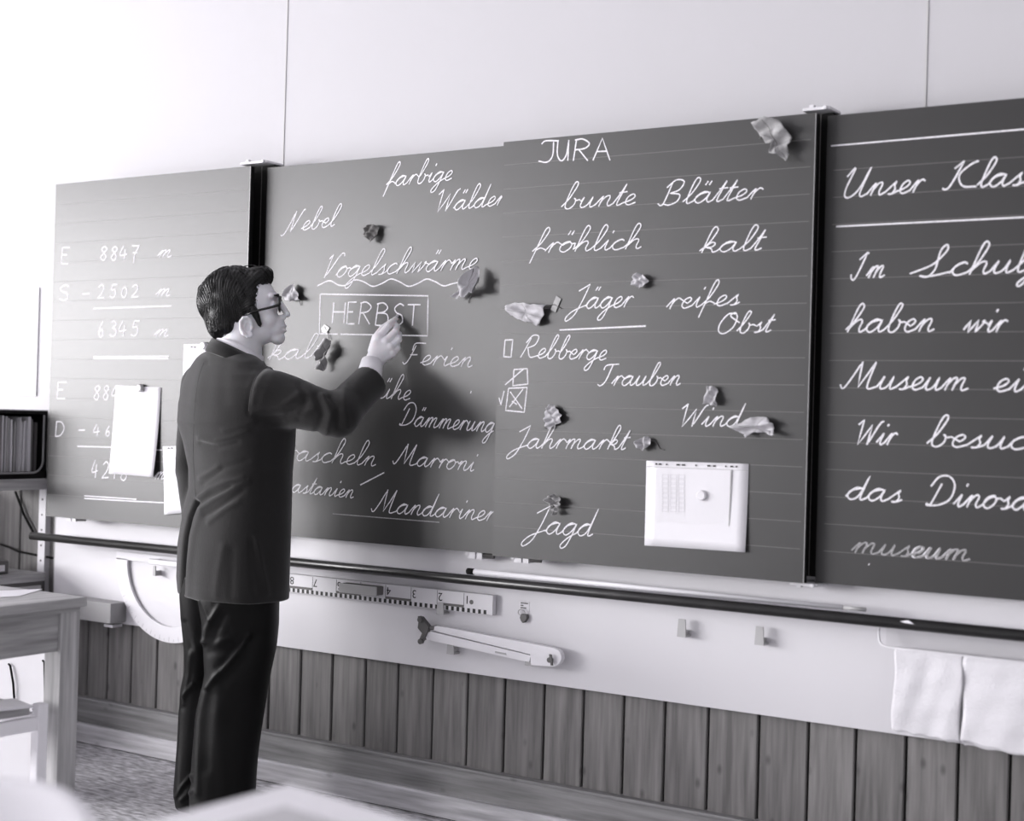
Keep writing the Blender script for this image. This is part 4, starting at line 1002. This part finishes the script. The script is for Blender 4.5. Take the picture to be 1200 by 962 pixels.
# ---- head
hs = SPX
def hp(x, y, b=0): return L(x, y, b*hs)      # b in picture units too
def E3(a, b, c_): return (a*hs, b*hs, c_*hs)
def head_sdf(g):
    d = ell(g, hp(277, 354), E3(41, 29, 38))
    d = su(d, ell(g, hp(300, 358), E3(25.5, 24, 33)), .012)
    d = su(d, ell(g, hp(305, 383), E3(24, 20, 21), tilt=.25), .012)
    d = su(d, ell(g, hp(325.5, 396), E3(8.5, 9.5, 8)), .010)
    for s in (-1, 1):
        d = su(d, ell(g, hp(313, 374, s*13), E3(11, 9, 11)), .010)
        d = su(d, cone(g, hp(322, 346, s*4), hp(318, 346, s*17), 3.6*hs, 3.4*hs), .006)
        d = ss(d, ell(g, hp(328.5, 356, s*12), E3(6, 7, 6)), .006)
        d = su(d, ell(g, hp(321, 357.5, s*11.5), E3(5, 6, 5)), .002)
        d = su(d, cone(g, hp(325, 354.2, s*7), hp(321, 355, s*17), 1.1*hs, 1.0*hs), .002)
        d = su(d, ell(g, hp(331.5, 371.5, s*4.6), E3(4.2, 2.8, 3.2)), .003)
    d = su(d, cone(g, hp(324.5, 349), hp(335.5, 366.5), 3.2*hs, 3.6*hs), .007)
    d = su(d, ell(g, hp(336.2, 368.3), E3(4, 4.2, 3.8)), .004)
    d = su(d, ell(g, hp(323, 383), E3(11.5, 14, 14)), .008)
    d = su(d, ell(g, hp(331.5, 382.6), E3(4.6, 8.5, 2.3), tilt=.25), .003)
    d = su(d, ell(g, hp(331.3, 387.2), E3(4.6, 7.5, 2.5), tilt=-.15), .0025)
    d = ss(d, cone(g, hp(336.8, 384.9, -9), hp(336.8, 384.9, 9), .55*hs, .55*hs), .002)
    d = su(d, cone(g, hp(283, 388), hp(279, 432), 23.5*hs, 28.5*hs), .014)
    for s in (-1, 1):                        # ears
        e = ell(g, hp(288.5, 383, s*26), E3(7.5, 2.6, 11), tilt=-.3)
        H_ = [(294, 374.5, 25.5), (290, 371.8, 28), (285, 372.5, 29.5), (281.8, 377, 30), (282, 384, 30), (285.5, 390.5, 29), (290, 394, 27), (294, 393.8, 25.5)]
        for p_, q_ in zip(H_[:-1], H_[1:]): e = su(e, cone(g, hp(p_[0], p_[1], s*p_[2]), hp(q_[0], q_[1], s*q_[2]), 1.9*hs, 1.9*hs), .002)
        e = su(e, ell(g, hp(293, 392, s*26), E3(3.8, 2.2, 4)), .003)
        e = ss(e, ell(g, hp(290, 383, s*30), E3(3.8, 4, 6)), .002)
        e = su(e, ell(g, hp(295.3, 384.5, s*26), E3(1.9, 2.4, 3)), .002)
        d = su(d, e, .003)
    return d
c0 = hp(285, 365)
gh = Gd(c0-np.array([.16, .105, .18]), c0+np.array([.16, .105, .155]), .0021)
HV, HF = nets(head_sdf(gh), gh); HV = relax(HV, HF, 1, .4)

# ---- right hand with five fingers closing on the chalk
tip_w = un(466, 369.8, BR-.001); tl = tip_w-O_; TIP = np.array([tl@Rh, tl@Fh, tl[2]]); bt = (tip_w-CAM)@c_w-PD   # depth of the board behind the writing
def fing(g, d, pts, rads, k=.003):
    e = None
    for (p_, q_), (ra, rb) in zip(zip(pts[:-1], pts[1:]), zip(rads[:-1], rads[1:])):
        c_ = cone(g, p_, q_, ra, rb); e = c_ if e is None else su(e, c_, .0015)
    return e if d is None else su(d, e, k)
t0 = bt-.012
IDX = [L(443.5, 396, t0-.055), L(455, 382.5, t0-.040), L(460.5, 376.5, t0-.018), L(463.6, 373.6, t0-.006)]
MID = [L(452, 401, t0-.062), L(463.5, 388.5, t0-.050), L(465.3, 383, t0-.026), L(462, 379, t0-.008)]
RNG = [L(457.5, 407, t0-.066), L(467, 398, t0-.054), L(467.5, 391.5, t0-.030), L(462, 388.5, t0-.016)]
PNK = [L(459.5, 414.5, t0-.066), L(465.8, 408, t0-.056), L(466, 402, t0-.036), L(461, 399.5, t0-.024)]
THB = [L(437, 411, t0-.055), L(440.5, 396, t0-.032), L(449, 384.5, t0-.012), L(459.5, 376.5, t0-.001)]
WR = L(437.5, 425, t0-.078); WR2 = L(434, 444, t0-.11)
def hand_sdf(g):
    d = cone(g, WR2, WR, .026, .0265)
    d = su(d, cone(g, WR, IDX[0]*.6+WR*.4, .0255, .019), .01)
    for P_, r_ in ((IDX, .0145), (MID, .0145), (RNG, .0135), (PNK, .012)): d = su(d, cone(g, WR*.75+P_[0]*.25, P_[0], .018, r_), .010)
    d = su(d, ell(g, (IDX[0]+PNK[0]+WR)/3+np.array([0, .006, 0]), (.030, .017, .034), tilt=.35), .008)
    d = fing(g, d, IDX, (.0138, .0112, .0094, .0080), .006)
    d = fing(g, d, MID, (.0138, .0114, .0098, .0082), .005)
    d = fing(g, d, RNG, (.0130, .0108, .0092, .0080), .004)
    d = fing(g, d, PNK, (.0115, .0095, .0082, .0072), .004)
    d = fing(g, d, THB, (.0160, .0130, .0112, .0088), .006)
    for P_ in (IDX, MID, RNG, PNK):
        d = su(d, ell(g, P_[0]+np.array([0, -.006, .002]), (.0085, .007, .0085)), .006)
    return d
c1_ = (WR+IDX[1])/2
gw = Gd(np.minimum(WR2, PNK[0])-.045, np.maximum(IDX[-1], PNK[1])+.035, .0014)
HaV, HaF = nets(hand_sdf(gw), gw); HaV = relax(HaV, HaF, 1, .4)

# ---- plain body under the clothes
PHI = math.radians(38)
fw = np.array([math.cos(PHI), math.sin(PHI), 0]); lf = np.array([-math.sin(PHI), math.cos(PHI), 0])
SH_R = L(320, 465, -.135); EL_R = L(396, 487, -.17); 
SH_L = L(238, 452, .13); EL_L = L(226, 545, .17); HD_L = L(231, 600, .10)
HIP = L(272, 690, 0)
def legc(px, py, b): return L(px, py, b)
def body_sdf(g):
    rows = [(L(0, y_, 0)[2], L(x_, y_, 0)[0], 0, w_, d_) for y_, x_, w_, d_ in ((425, 278, .10, .07), (450, 277, .16, .09), (510, 276, .165, .10), (580, 280, .135, .09), (680, 276, .12, .08), (720, 276, .10, .07))]
    d = loft(g, rows, PHI)
    d = su(d, cone(g, SH_R, EL_R, .05, .04), .02); d = su(d, cone(g, EL_R, WR2, .04, .027), .01)
    d = su(d, cone(g, SH_L, EL_L, .05, .04), .02); d = su(d, cone(g, EL_L, HD_L, .038, .028), .01); d = su(d, cone(g, HD_L, HD_L+np.array([.03, -.01, -.06]), .03, .022), .01)
    d = su(d, cone(g, L(288, 700, -.05), L(275, 825, -.07), .06, .045), .02); d = su(d, cone(g, L(275, 825, -.07), L(263, 940, -.06), .05, .035), .01)
    d = su(d, cone(g, L(260, 700, .06), L(240, 825, .09), .055, .04), .02); d = su(d, cone(g, L(240, 825, .09), L(230, 930, .09), .045, .033), .01)
    return d
gb_ = Gd((-.25, -.36, .02), (.52, .36, 1.42), .011)
BV, BFc = nets(body_sdf(gb_), gb_)
V = np.vstack([BV, HV, HaV]); Fa = np.vstack([BFc, HF+len(BV), HaF+len(BV)+len(HV)])
body = npmesh('body', V, Fa, m_skin, per)
# lips and eyes get their own tone: separate small parts
bx, by2 = None, None
for s in (-1, 1):
    mb = MB(); c_ = hp(324.6, 357.7, s*11.2)
    V_ = []; nn = 10
    for i in range(nn+1):
        for j in range(nn*2): th = math.pi*i/nn*.5; a_ = math.pi*j/nn; V_.append(c_+1.9*hs*np.array([math.cos(th)*.9+.0, math.sin(th)*math.cos(a_), math.sin(th)*math.sin(a_)]))
    mb.add(V_, [(i*nn*2+j, i*nn*2+(j+1) % (nn*2), (i+1)*nn*2+(j+1) % (nn*2), (i+1)*nn*2+j) for i in range(nn) for j in range(nn*2)])
    mb.link('eye', m_ink2, per, local=True, smooth=True)
    MB().tube([hp(326.2, 347.5, s*5.5), hp(326, 345.6, s*11), hp(321.5, 346.2, s*18)], [1.4*hs, 1.7*hs, .9*hs], 6).link('eyebrow', m_hair, per, local=True, smooth=True)

# ---- hair
def hair_sdf(g, disp=True):
    d = ell(g, hp(275, 352), E3(42, 31.5, 40.5))
    d = su(d, ell(g, hp(301, 327), E3(19, 23, 13.5), tilt=.35), .012)
    d = su(d, ell(g, hp(263, 376), E3(21, 28, 24)), .012)
    d = su(d, ell(g, hp(244, 352), E3(12, 20, 20)), .010)
    d = su(d, ell(g, hp(270, 383), E3(15, 27.5, 14)), .008)
    d = su(d, ell(g, hp(297, 350), E3(12, 27, 20)), .008)
    d = su(d, ell(g, hp(297, 357), E3(12.5, 29, 22)), .008)
    x = g.X; z = g.Z
    if disp:
        cr_ = hp(262, 322); ax_ = np.arctan2(x-cr_[0], z-cr_[2]+.15); 
        d = d+.0011*np.sin(ax_*85+np.sin(z*90)*1.2+g.Y*60)+.0014*np.sin(g.Y*230+np.sin(x*70)*1.5+z*35)+.0016*np.sin(x*95+g.Y*50)*np.sin(z*105+1)
    # hairline: keep what lies behind the line from forehead over the temple round the ear to the nape
    zz = np.array([hp(0, q)[2] for q in (400, 395, 388, 378, 371, 366, 350, 341, 335, 329, 322, 300)]); xx = np.array([hp(q, 360)[0] for q in (262, 279, 281, 281, 290, 302.5, 305, 309, 313, 319, 322, 324)])
    lim = np.interp(z, zz, xx)
    d = si(d, (x-lim)*.8, .004)
    d = si(d, hp(0, 397.5)[2]-z, .006)
    for s in (-1, 1): d = su(d, cone(g, hp(297.5, 364, s*24.6), hp(304.3, 380, s*22.6), 3.9*hs, 2.6*hs), .006)
    return d
ghr = Gd(c0-np.array([.165, .11, .12]), c0+np.array([.13, .11, .17]), .0021)
V_, F_ = nets(hair_sdf(ghr), ghr)
hair = npmesh('hair', V_, F_, m_hair, per)
# loose strands following the combed direction
N_ = vnorm(V_, F_); pick = rng.choice(len(V_), 800); sx_, sy_ = to_px(V_[pick])
P = V_[pick]; keep = N_[pick][:, 1] < .6; P = P[keep]
cr_ = hp(268, 318); paths = [P.copy()]
def grad(P):
    e = .0015; return np.stack([(hair_sdf(Pt(P+dv), False)-hair_sdf(Pt(P-dv), False))/(2*e) for dv in np.eye(3)*e], 1)
for st_ in range(9):
    gdd = grad(P); gdd /= np.linalg.norm(gdd, axis=1)[:, None]+1e-9
    fl = P-cr_; fl[:, 2] -= .05; fl[:, 1] *= .6; fl += rng.randn(*fl.shape)*.006
    fl -= gdd*(fl*gdd).sum(1)[:, None]; fl /= np.linalg.norm(fl, axis=1)[:, None]+1e-9
    P = P+fl*.0045; P = P-gdd*(hair_sdf(Pt(P), False)-.0012)[:, None]*.8; paths.append(P.copy())
PA = np.stack(paths, 1); mb = MB()
lim_ok = []
for q in PA:
    if np.linalg.norm(q[-1]-q[0]) > .012:
        xq, yq_ = to_px(q[-1:]); 
        if xq[0] > 318 and yq_[0] > 333: continue
        mb.tube(q, [.0005]+[.0009]*8+[.0003], 4)
for c_ in ([(244, 334), (237, 333), (232.5, 337), (232, 343), (235, 347)], [(246, 337), (240, 337), (236, 342), (237, 348)], [(310, 316), (315, 314), (319, 317), (320.5, 322)], [(300, 313), (311, 312), (317, 315), (320, 320)], [(252, 324), (245, 325), (240, 330)], [(286, 312), (295, 310.5), (303, 313)]):
    for k in range(5): mb.tube(smooth_path([hp(x_, y_, random.uniform(-6, 6)) for x_, y_ in c_], 3), .0013, 5)
o = mb.link('hair_strand', m_hair, per, local=True, smooth=True); o['kind'] = 'stuff'

# ---- shirt collar and jacket collar
def collar(nm, m, cx_, cyp, rx, ry, top, bot, th, slope, side, flare=0):
    n = 48; V_ = []; Fq = []
    for j, hgt in enumerate((top, (top+bot)/2, bot)):
        for i in range(n):
            t = 2*math.pi*i/n; c_ = L(cx_, cyp, 0); f = 1+flare*j/2
            x = c_[0]+rx*hs*f*math.cos(t); y = c_[1]+ry*hs*f*math.sin(t); z = c_[2]-slope*rx*hs*math.cos(t)+side*hs*math.sin(t)**2+hgt*hs
            V_.append((x, y, z))
    for j in range(2):
        for i in range(n): Fq.append((j*n+i, j*n+(i+1) % n, (j+1)*n+(i+1) % n, (j+1)*n+i))
    mb = MB(); mb.add(V_, Fq); o = mb.link(nm, m, per, local=True, smooth=True); s_ = o.modifiers.new('t', 'SOLIDIFY'); s_.thickness = th; s_.offset = 0
    return o
collar('shirt_collar', m_shirt, 281, 408.8, 27, 28.5, 1.2, -12, .003, .37, 5.5, .06)
collar('jacket_collar', m_jack, 279, 411.3, 29.5, 31, 1.2, -14, .006, .44, 1.8, .26)

# ---- jacket
def jrow(y_, l, r, k=.64, yc=0):
    s = (r-l)/2*SPX; W_ = s/math.hypot(k*math.cos(PHI), math.sin(PHI)); c_ = L((l+r)/2, y_, 0); return (c_[2], c_[0], yc, W_, W_*k)
JR = [jrow(400, 255, 284, .8), jrow(406, 248, 286, .7), jrow(414, 237, 295, .6), jrow(421, 228, 305, .56), jrow(430, 221, 319, .54), jrow(440, 215, 331, .54), jrow(455, 209, 341, .56), jrow(475, 205.5, 345, .6), jrow(497, 205, 346.5, .64),
      jrow(520, 213, 345, .66), jrow(550, 219.5, 342, .66), jrow(575, 219.5, 341.5, .66), jrow(600, 212.5, 341, .66), jrow(640, 205.5, 340, .66), jrow(680, 204.5, 339, .66), jrow(700, 207, 338.5, .66)]
cut_n = L(434, 447.5, t0-.115); ax_f = cut_n-EL_R; ax_f = ax_f/np.linalg.norm(ax_f)
def jacket_sdf(g):
    d = loft(g, JR, PHI, 2.4)
    arm = cone(g, SH_R, EL_R, .079, .060)
    fore = cone(g, EL_R, cut_n+ax_f*.06, .060, .0545)
    a2 = su(arm, fore, .022)
    pl = (g.X-cut_n[0])*ax_f[0]+(g.Y-cut_n[1])*ax_f[1]+(g.Z-cut_n[2])*ax_f[2]
    a2 = si(a2, pl, .003)
    hol = cone(g, cut_n-ax_f*.03, cut_n+ax_f*.1, .047, .047); a2 = ss(a2, hol, .003)
    d = su(d, a2, .022)
    la = su(cone(g, SH_L, EL_L, .070, .056), cone(g, EL_L, HD_L, .054, .047), .015)
    d = su(d, la, .012)
    hem = L(212, 697.5, 0)[2]+(g.X-L(212, 697, 0)[0])*.008
    d = si(d, hem-g.Z, .004)
    return d
gj = Gd((-.23, -.30, .64), (.52, .34, 1.49), .0047)
JV, JF = nets(jacket_sdf(gj), gj); JV = relax(JV, JF, 2, .5)
JV = wob(JV, JF, .0016, 22, 3)
fl = [([(234, 514), (250, 518), (272, 512), (290, 505)], .006, 2.6), ([(236, 519), (255, 524), (278, 518)], -.006, 2.6), ([(262, 504), (285, 499), (300, 492)], .004, 2.5), ([(255, 548), (235, 560)], .005, 2.5), ([(290, 540), (262, 548), (238, 566)], -.005, 2.6),
      ([(232, 584), (246, 573), (262, 566), (285, 560)], .007, 2.4), ([(232, 590), (246, 581), (262, 575), (270, 570)], -.006, 2.4), ([(236, 596), (252, 585), (275, 571), (292, 563)], .007, 2.3), ([(240, 604), (260, 592), (285, 575)], -.006, 2.4),
      ([(245, 612), (262, 598), (280, 588)], .005, 2.6), ([(300, 630), (306, 660), (313, 695)], .006, 3), ([(295, 635), (298, 665), (303, 695)], -.006, 3.5), ([(262, 640), (256, 670), (253, 697)], .004, 4), ([(272, 645), (270, 697)], -.004, 4),
      ([(230, 588), (223, 606), (218, 628), (215.5, 655), (213, 697)], -.022, 1.9), ([(234, 600), (226, 628), (222, 660), (221, 697)], .004, 3),
      ([(296, 482), (330, 476), (350, 462)], .005, 3), ([(300, 490), (335, 488), (358, 470)], -.005, 3), ([(305, 500), (340, 497), (368, 478)], .004, 3),
      ([(352, 450), (360, 470), (350, 490)], -.004, 3), ([(370, 463), (378, 485), (372, 505)], -.007, 3), ([(378, 463), (388, 485), (382, 508)], .006, 2.5), ([(386, 466), (396, 478), (396, 500)], -.008, 2.6), ([(403, 456), (404, 480), (408, 500)], .005, 3), ([(410, 450), (420, 462)], -.004, 3),
      ([(318, 426), (307, 432), (299, 442), (294, 455), (291.5, 470), (291, 484)], -.0045, 1.8), ([(323, 428), (312, 435), (304, 445), (299, 457), (296, 472)], .004, 3),
      ([(262, 418), (280, 425), (300, 423)], .003, 3), ([(243, 425), (240, 405)], -.003, 2.5), ([(270, 405), (262, 440), (262, 470)], -.003, 6), ([(238, 408), (230, 470)], .003, 6)]
fl = [(p_, a_ if abs(a_) > .02 else a_*.7, g_ if abs(a_) > .02 else g_*1.25) for p_, a_, g_ in fl]
JV = folds(JV, JF, fl); JV = relax(JV, JF, 1, .35)
jk = npmesh('jacket', JV, JF, m_jack, per)
# stitched seams lying on the cloth
def seams(V, Fq, polys, r, nm, m, off=.0005):
    bv = BVHTree.FromPolygons([Vector(p) for p in V], [tuple(int(k) for k in f) for f in Fq]); mb = MB()
    cl = CAM-O_; cl = Vector((cl@Rh, cl@Fh, cl[2]))
    for poly in polys:
        pts = []
        for x_, y_ in smooth_path(poly, 5):
            p_ = Vector(L(x_, y_, 0)); dr_ = (p_-cl).normalized(); h_ = bv.ray_cast(cl, dr_)
            if h_[0] is not None: pts.append(np.array(h_[0]+h_[1]*off))
        if len(pts) > 2: mb.tube(pts, r, 5)
    return mb.link(nm, m, per, local=True, smooth=True)
seams(JV, JF, [[(319, 427.5), (308, 433), (300, 442), (295, 455), (292.5, 470), (291.5, 482)]], .0011, 'armhole_seam', mat('seam_thread', .06, .7), .0002)
seams(JV, JF, [[(239, 425), (234, 438), (230, 460), (227.5, 490), (226.5, 530), (228, 560), (229.5, 588)]], .0009, 'back_seam', m_ink, .0)

# ---- cuff, cufflink, chalk
cA = cut_n-ax_f*.02; cB = L(436.3, 423.5, t0-.079); n = 28; V_ = []; Fq = []
for j, (c_, r_) in enumerate(((cA, .040), (cA*.5+cB*.5, .0375), (cB, .0335))):
    ax_ = unit(cB-cA); u_ = unit(np.cross(ax_, [0, 1, 0])); v_ = np.cross(ax_, u_)
    for i in range(n): a_ = 2*math.pi*i/n; V_.append(c_+r_*(u_*math.cos(a_)+v_*.85*math.sin(a_)))
for j in range(2):
    for i in range(n): Fq.append((j*n+i, j*n+(i+1) % n, (j+1)*n+(i+1) % n, (j+1)*n+i))
mb = MB(); mb.add(V_, Fq); o = mb.link('shirt_cuff', m_shirt, per, local=True, smooth=True); s_ = o.modifiers.new('t', 'SOLIDIFY'); s_.thickness = .0025
MB().tube([L(444.5, 446, t0-.115), L(446, 449, t0-.118)], .004, 8).link('cufflink', m_black, per, local=True, smooth=True)
MB().tube([L(460, 378, t0-.008), TIP-np.array([0, .0006, 0])], .0046, 10).link('held_chalk', m_chalk, None, smooth=True)
hc = bpy.data.objects['held_chalk']; hc.location = tuple(O_); hc.rotation_euler = (0, 0, YAW); hc.name = 'chalk_piece'; tag(hc, 'short white chalk held in the fingers of the man', 'chalk')

# ---- glasses
gl = MB()
for s in (-1, 1):
    c_ = hp(328.3, 356.5, s*12.5)
    pts = []
    for t in np.linspace(0, 2*math.pi, 28, endpoint=False):
        u_ = abs(math.cos(t))**.6*np.sign(math.cos(t)); w_ = abs(math.sin(t))**.6*np.sign(math.sin(t))
        pts.append(c_+np.array([-.003*u_*s*s-.0015*abs(u_), 10.2*hs*u_*1.0, 8.4*hs*w_]))
    gl.tube(pts, .0034, 8, closed=True)
    gl.tube([hp(328, 356, s*22.5), hp(326, 357.5, s*26), hp(318, 360, s*27.8), hp(306, 362.8, s*28.8), hp(296, 365.5, s*29.6), hp(290, 368.5, s*29.8)], [.0045, .0048, .004, .0036, .0034, .003], 8)
gl.tube([hp(328.6, 353, -3), hp(330, 352, 0), hp(328.6, 353, 3)], .0022, 8)
gl.tube([hp(329, 349.5, -21), hp(329.5, 347.8, -12)], .0022, 8)
gg = gl.link('glasses', m_frame, per, local=True, smooth=True)
for s in (-1, 1):
    c_ = hp(327.8, 356.5, s*12.5); MB().tube([c_, c_+np.array([.0008, 0, 0])], .020, 24).link('lens', m_glass, gg, local=True)

# ---- trousers and shoes
def trow(y_, l, r, b, dk): c_ = L((l+r)/2, y_, b); return (c_[2], c_[0], c_[1], (r-l)/2*SPX*(PD+b)/PD*1.0, dk)
def trou_sdf(g):
    nearl = loft(g, [trow(*r) for r in ((672, 232, 331, -.03, .13), (700, 233, 328, -.045, .125), (730, 238, 326.5, -.055, .115), (757, 239, 323, -.06, .11), (790, 240, 315.5, -.065, .105), (806, 237, 312.5, -.065, .10), (840, 230, 307.5, -.065, .095), (880, 226, 303, -.065, .10), (928, 224, 298, -.065, .105), (950, 224, 296, -.065, .108))], math.radians(-90)+PHI*.0, 2.3)
    return nearl
def trou2(g):
    return loft(g, [trow(*r) for r in ((672, 212, 285, .05, .11), (700, 211, 285, .06, .11), (730, 212.5, 280, .065, .105), (757, 217, 270, .07, .10), (784, 219, 262, .08, .09), (806, 214, 260, .085, .085), (840, 210.5, 255, .085, .085), (880, 208, 252, .085, .09), (925, 205, 252, .085, .095), (943, 208, 252, .085, .095))], math.radians(-90), 2.3)
gt = Gd((-.22, -.24, .0), (.22, .26, .76), .0046)
td = su(trou_sdf(gt), trou2(gt), .006)
TV, TF = nets(td, gt); TV = relax(TV, TF, 2, .5); TV = wob(TV, TF, .0022, 18, 9)
tf = [([(235, 702), (241, 716), (245, 726)], .006, 1.8), ([(256, 712), (248, 726), (242, 738), (240, 752)], .012, 2.6), ([(256, 712), (249, 700)], -.004, 3), ([(262, 722), (254, 738), (250, 752)], -.008, 4), ([(240, 752), (254, 754), (268, 748)], .006, 3), ([(246, 764), (262, 762)], -.006, 4),
      ([(292, 744), (282, 760), (268, 777), (252, 794), (243, 806)], .013, 2.2), ([(285, 752), (270, 765), (256, 783)], -.009, 4), ([(262, 770), (250, 796)], .004, 3), ([(300, 745), (285, 775), (262, 800)], -.006, 5),
      ([(240, 812), (234, 836), (232, 870), (231, 930)], .010, 3.2), ([(247, 815), (243, 850), (242, 900)], -.006, 5), ([(256, 835), (262, 900), (262, 930)], .004, 6),
      ([(216, 730), (221, 752), (224, 762)], -.008, 3), ([(224, 764), (221, 790), (216, 815)], .008, 2.4), ([(226, 802), (216, 815), (215, 825)], .008, 2), ([(230, 760), (229, 795)], .005, 4), ([(212, 835), (210, 880), (209, 925)], .004, 3),
      ([(206, 934), (215, 920), (224, 908)], .008, 1.6), ([(212, 938), (220, 930), (226, 926)], .007, 1.8), ([(214, 925), (226, 916)], -.006, 2.2)]
tf = [(p_, a_*.62, g_*1.25) for p_, a_, g_ in tf]
TV = folds(TV, TF, tf); TV = relax(TV, TF, 1, .3)
npmesh('trousers', TV, TF, m_trou, per)
def shoe(cx_, b):
    base = L(cx_, 945, b); base[2] = 0; base[0] += .05; R_ = []
    f_ = np.array([math.cos(.35), math.sin(.35), 0]); s_ = np.array([-f_[1], f_[0], 0]); V_ = []
    prof = [(-.075, .030, .055), (-.06, .036, .075), (-.02, .038, .085), (.05, .042, .070), (.11, .048, .050), (.16, .044, .042), (.195, .030, .032), (.208, .012, .020)]
    for t_, w_, h_ in prof:
        for k in range(12):
            a_ = math.pi*2*k/12; V_.append(base+f_*t_+s_*w_*math.cos(a_)+np.array([0, 0, .004+max(0, .5+.5*math.sin(a_))*h_]))
    Fq = [(i*12+k, i*12+(k+1) % 12, (i+1)*12+(k+1) % 12, (i+1)*12+k) for i in range(len(prof)-1) for k in range(12)]+[tuple(range(11, -1, -1)), tuple(range((len(prof)-1)*12, len(prof)*12))]
    mb = MB(); mb.add(V_, Fq); o = mb.link('shoe', m_shoe, per, local=True, smooth=True)
    return o
shoe(248, -.065); shoe(222, .085)
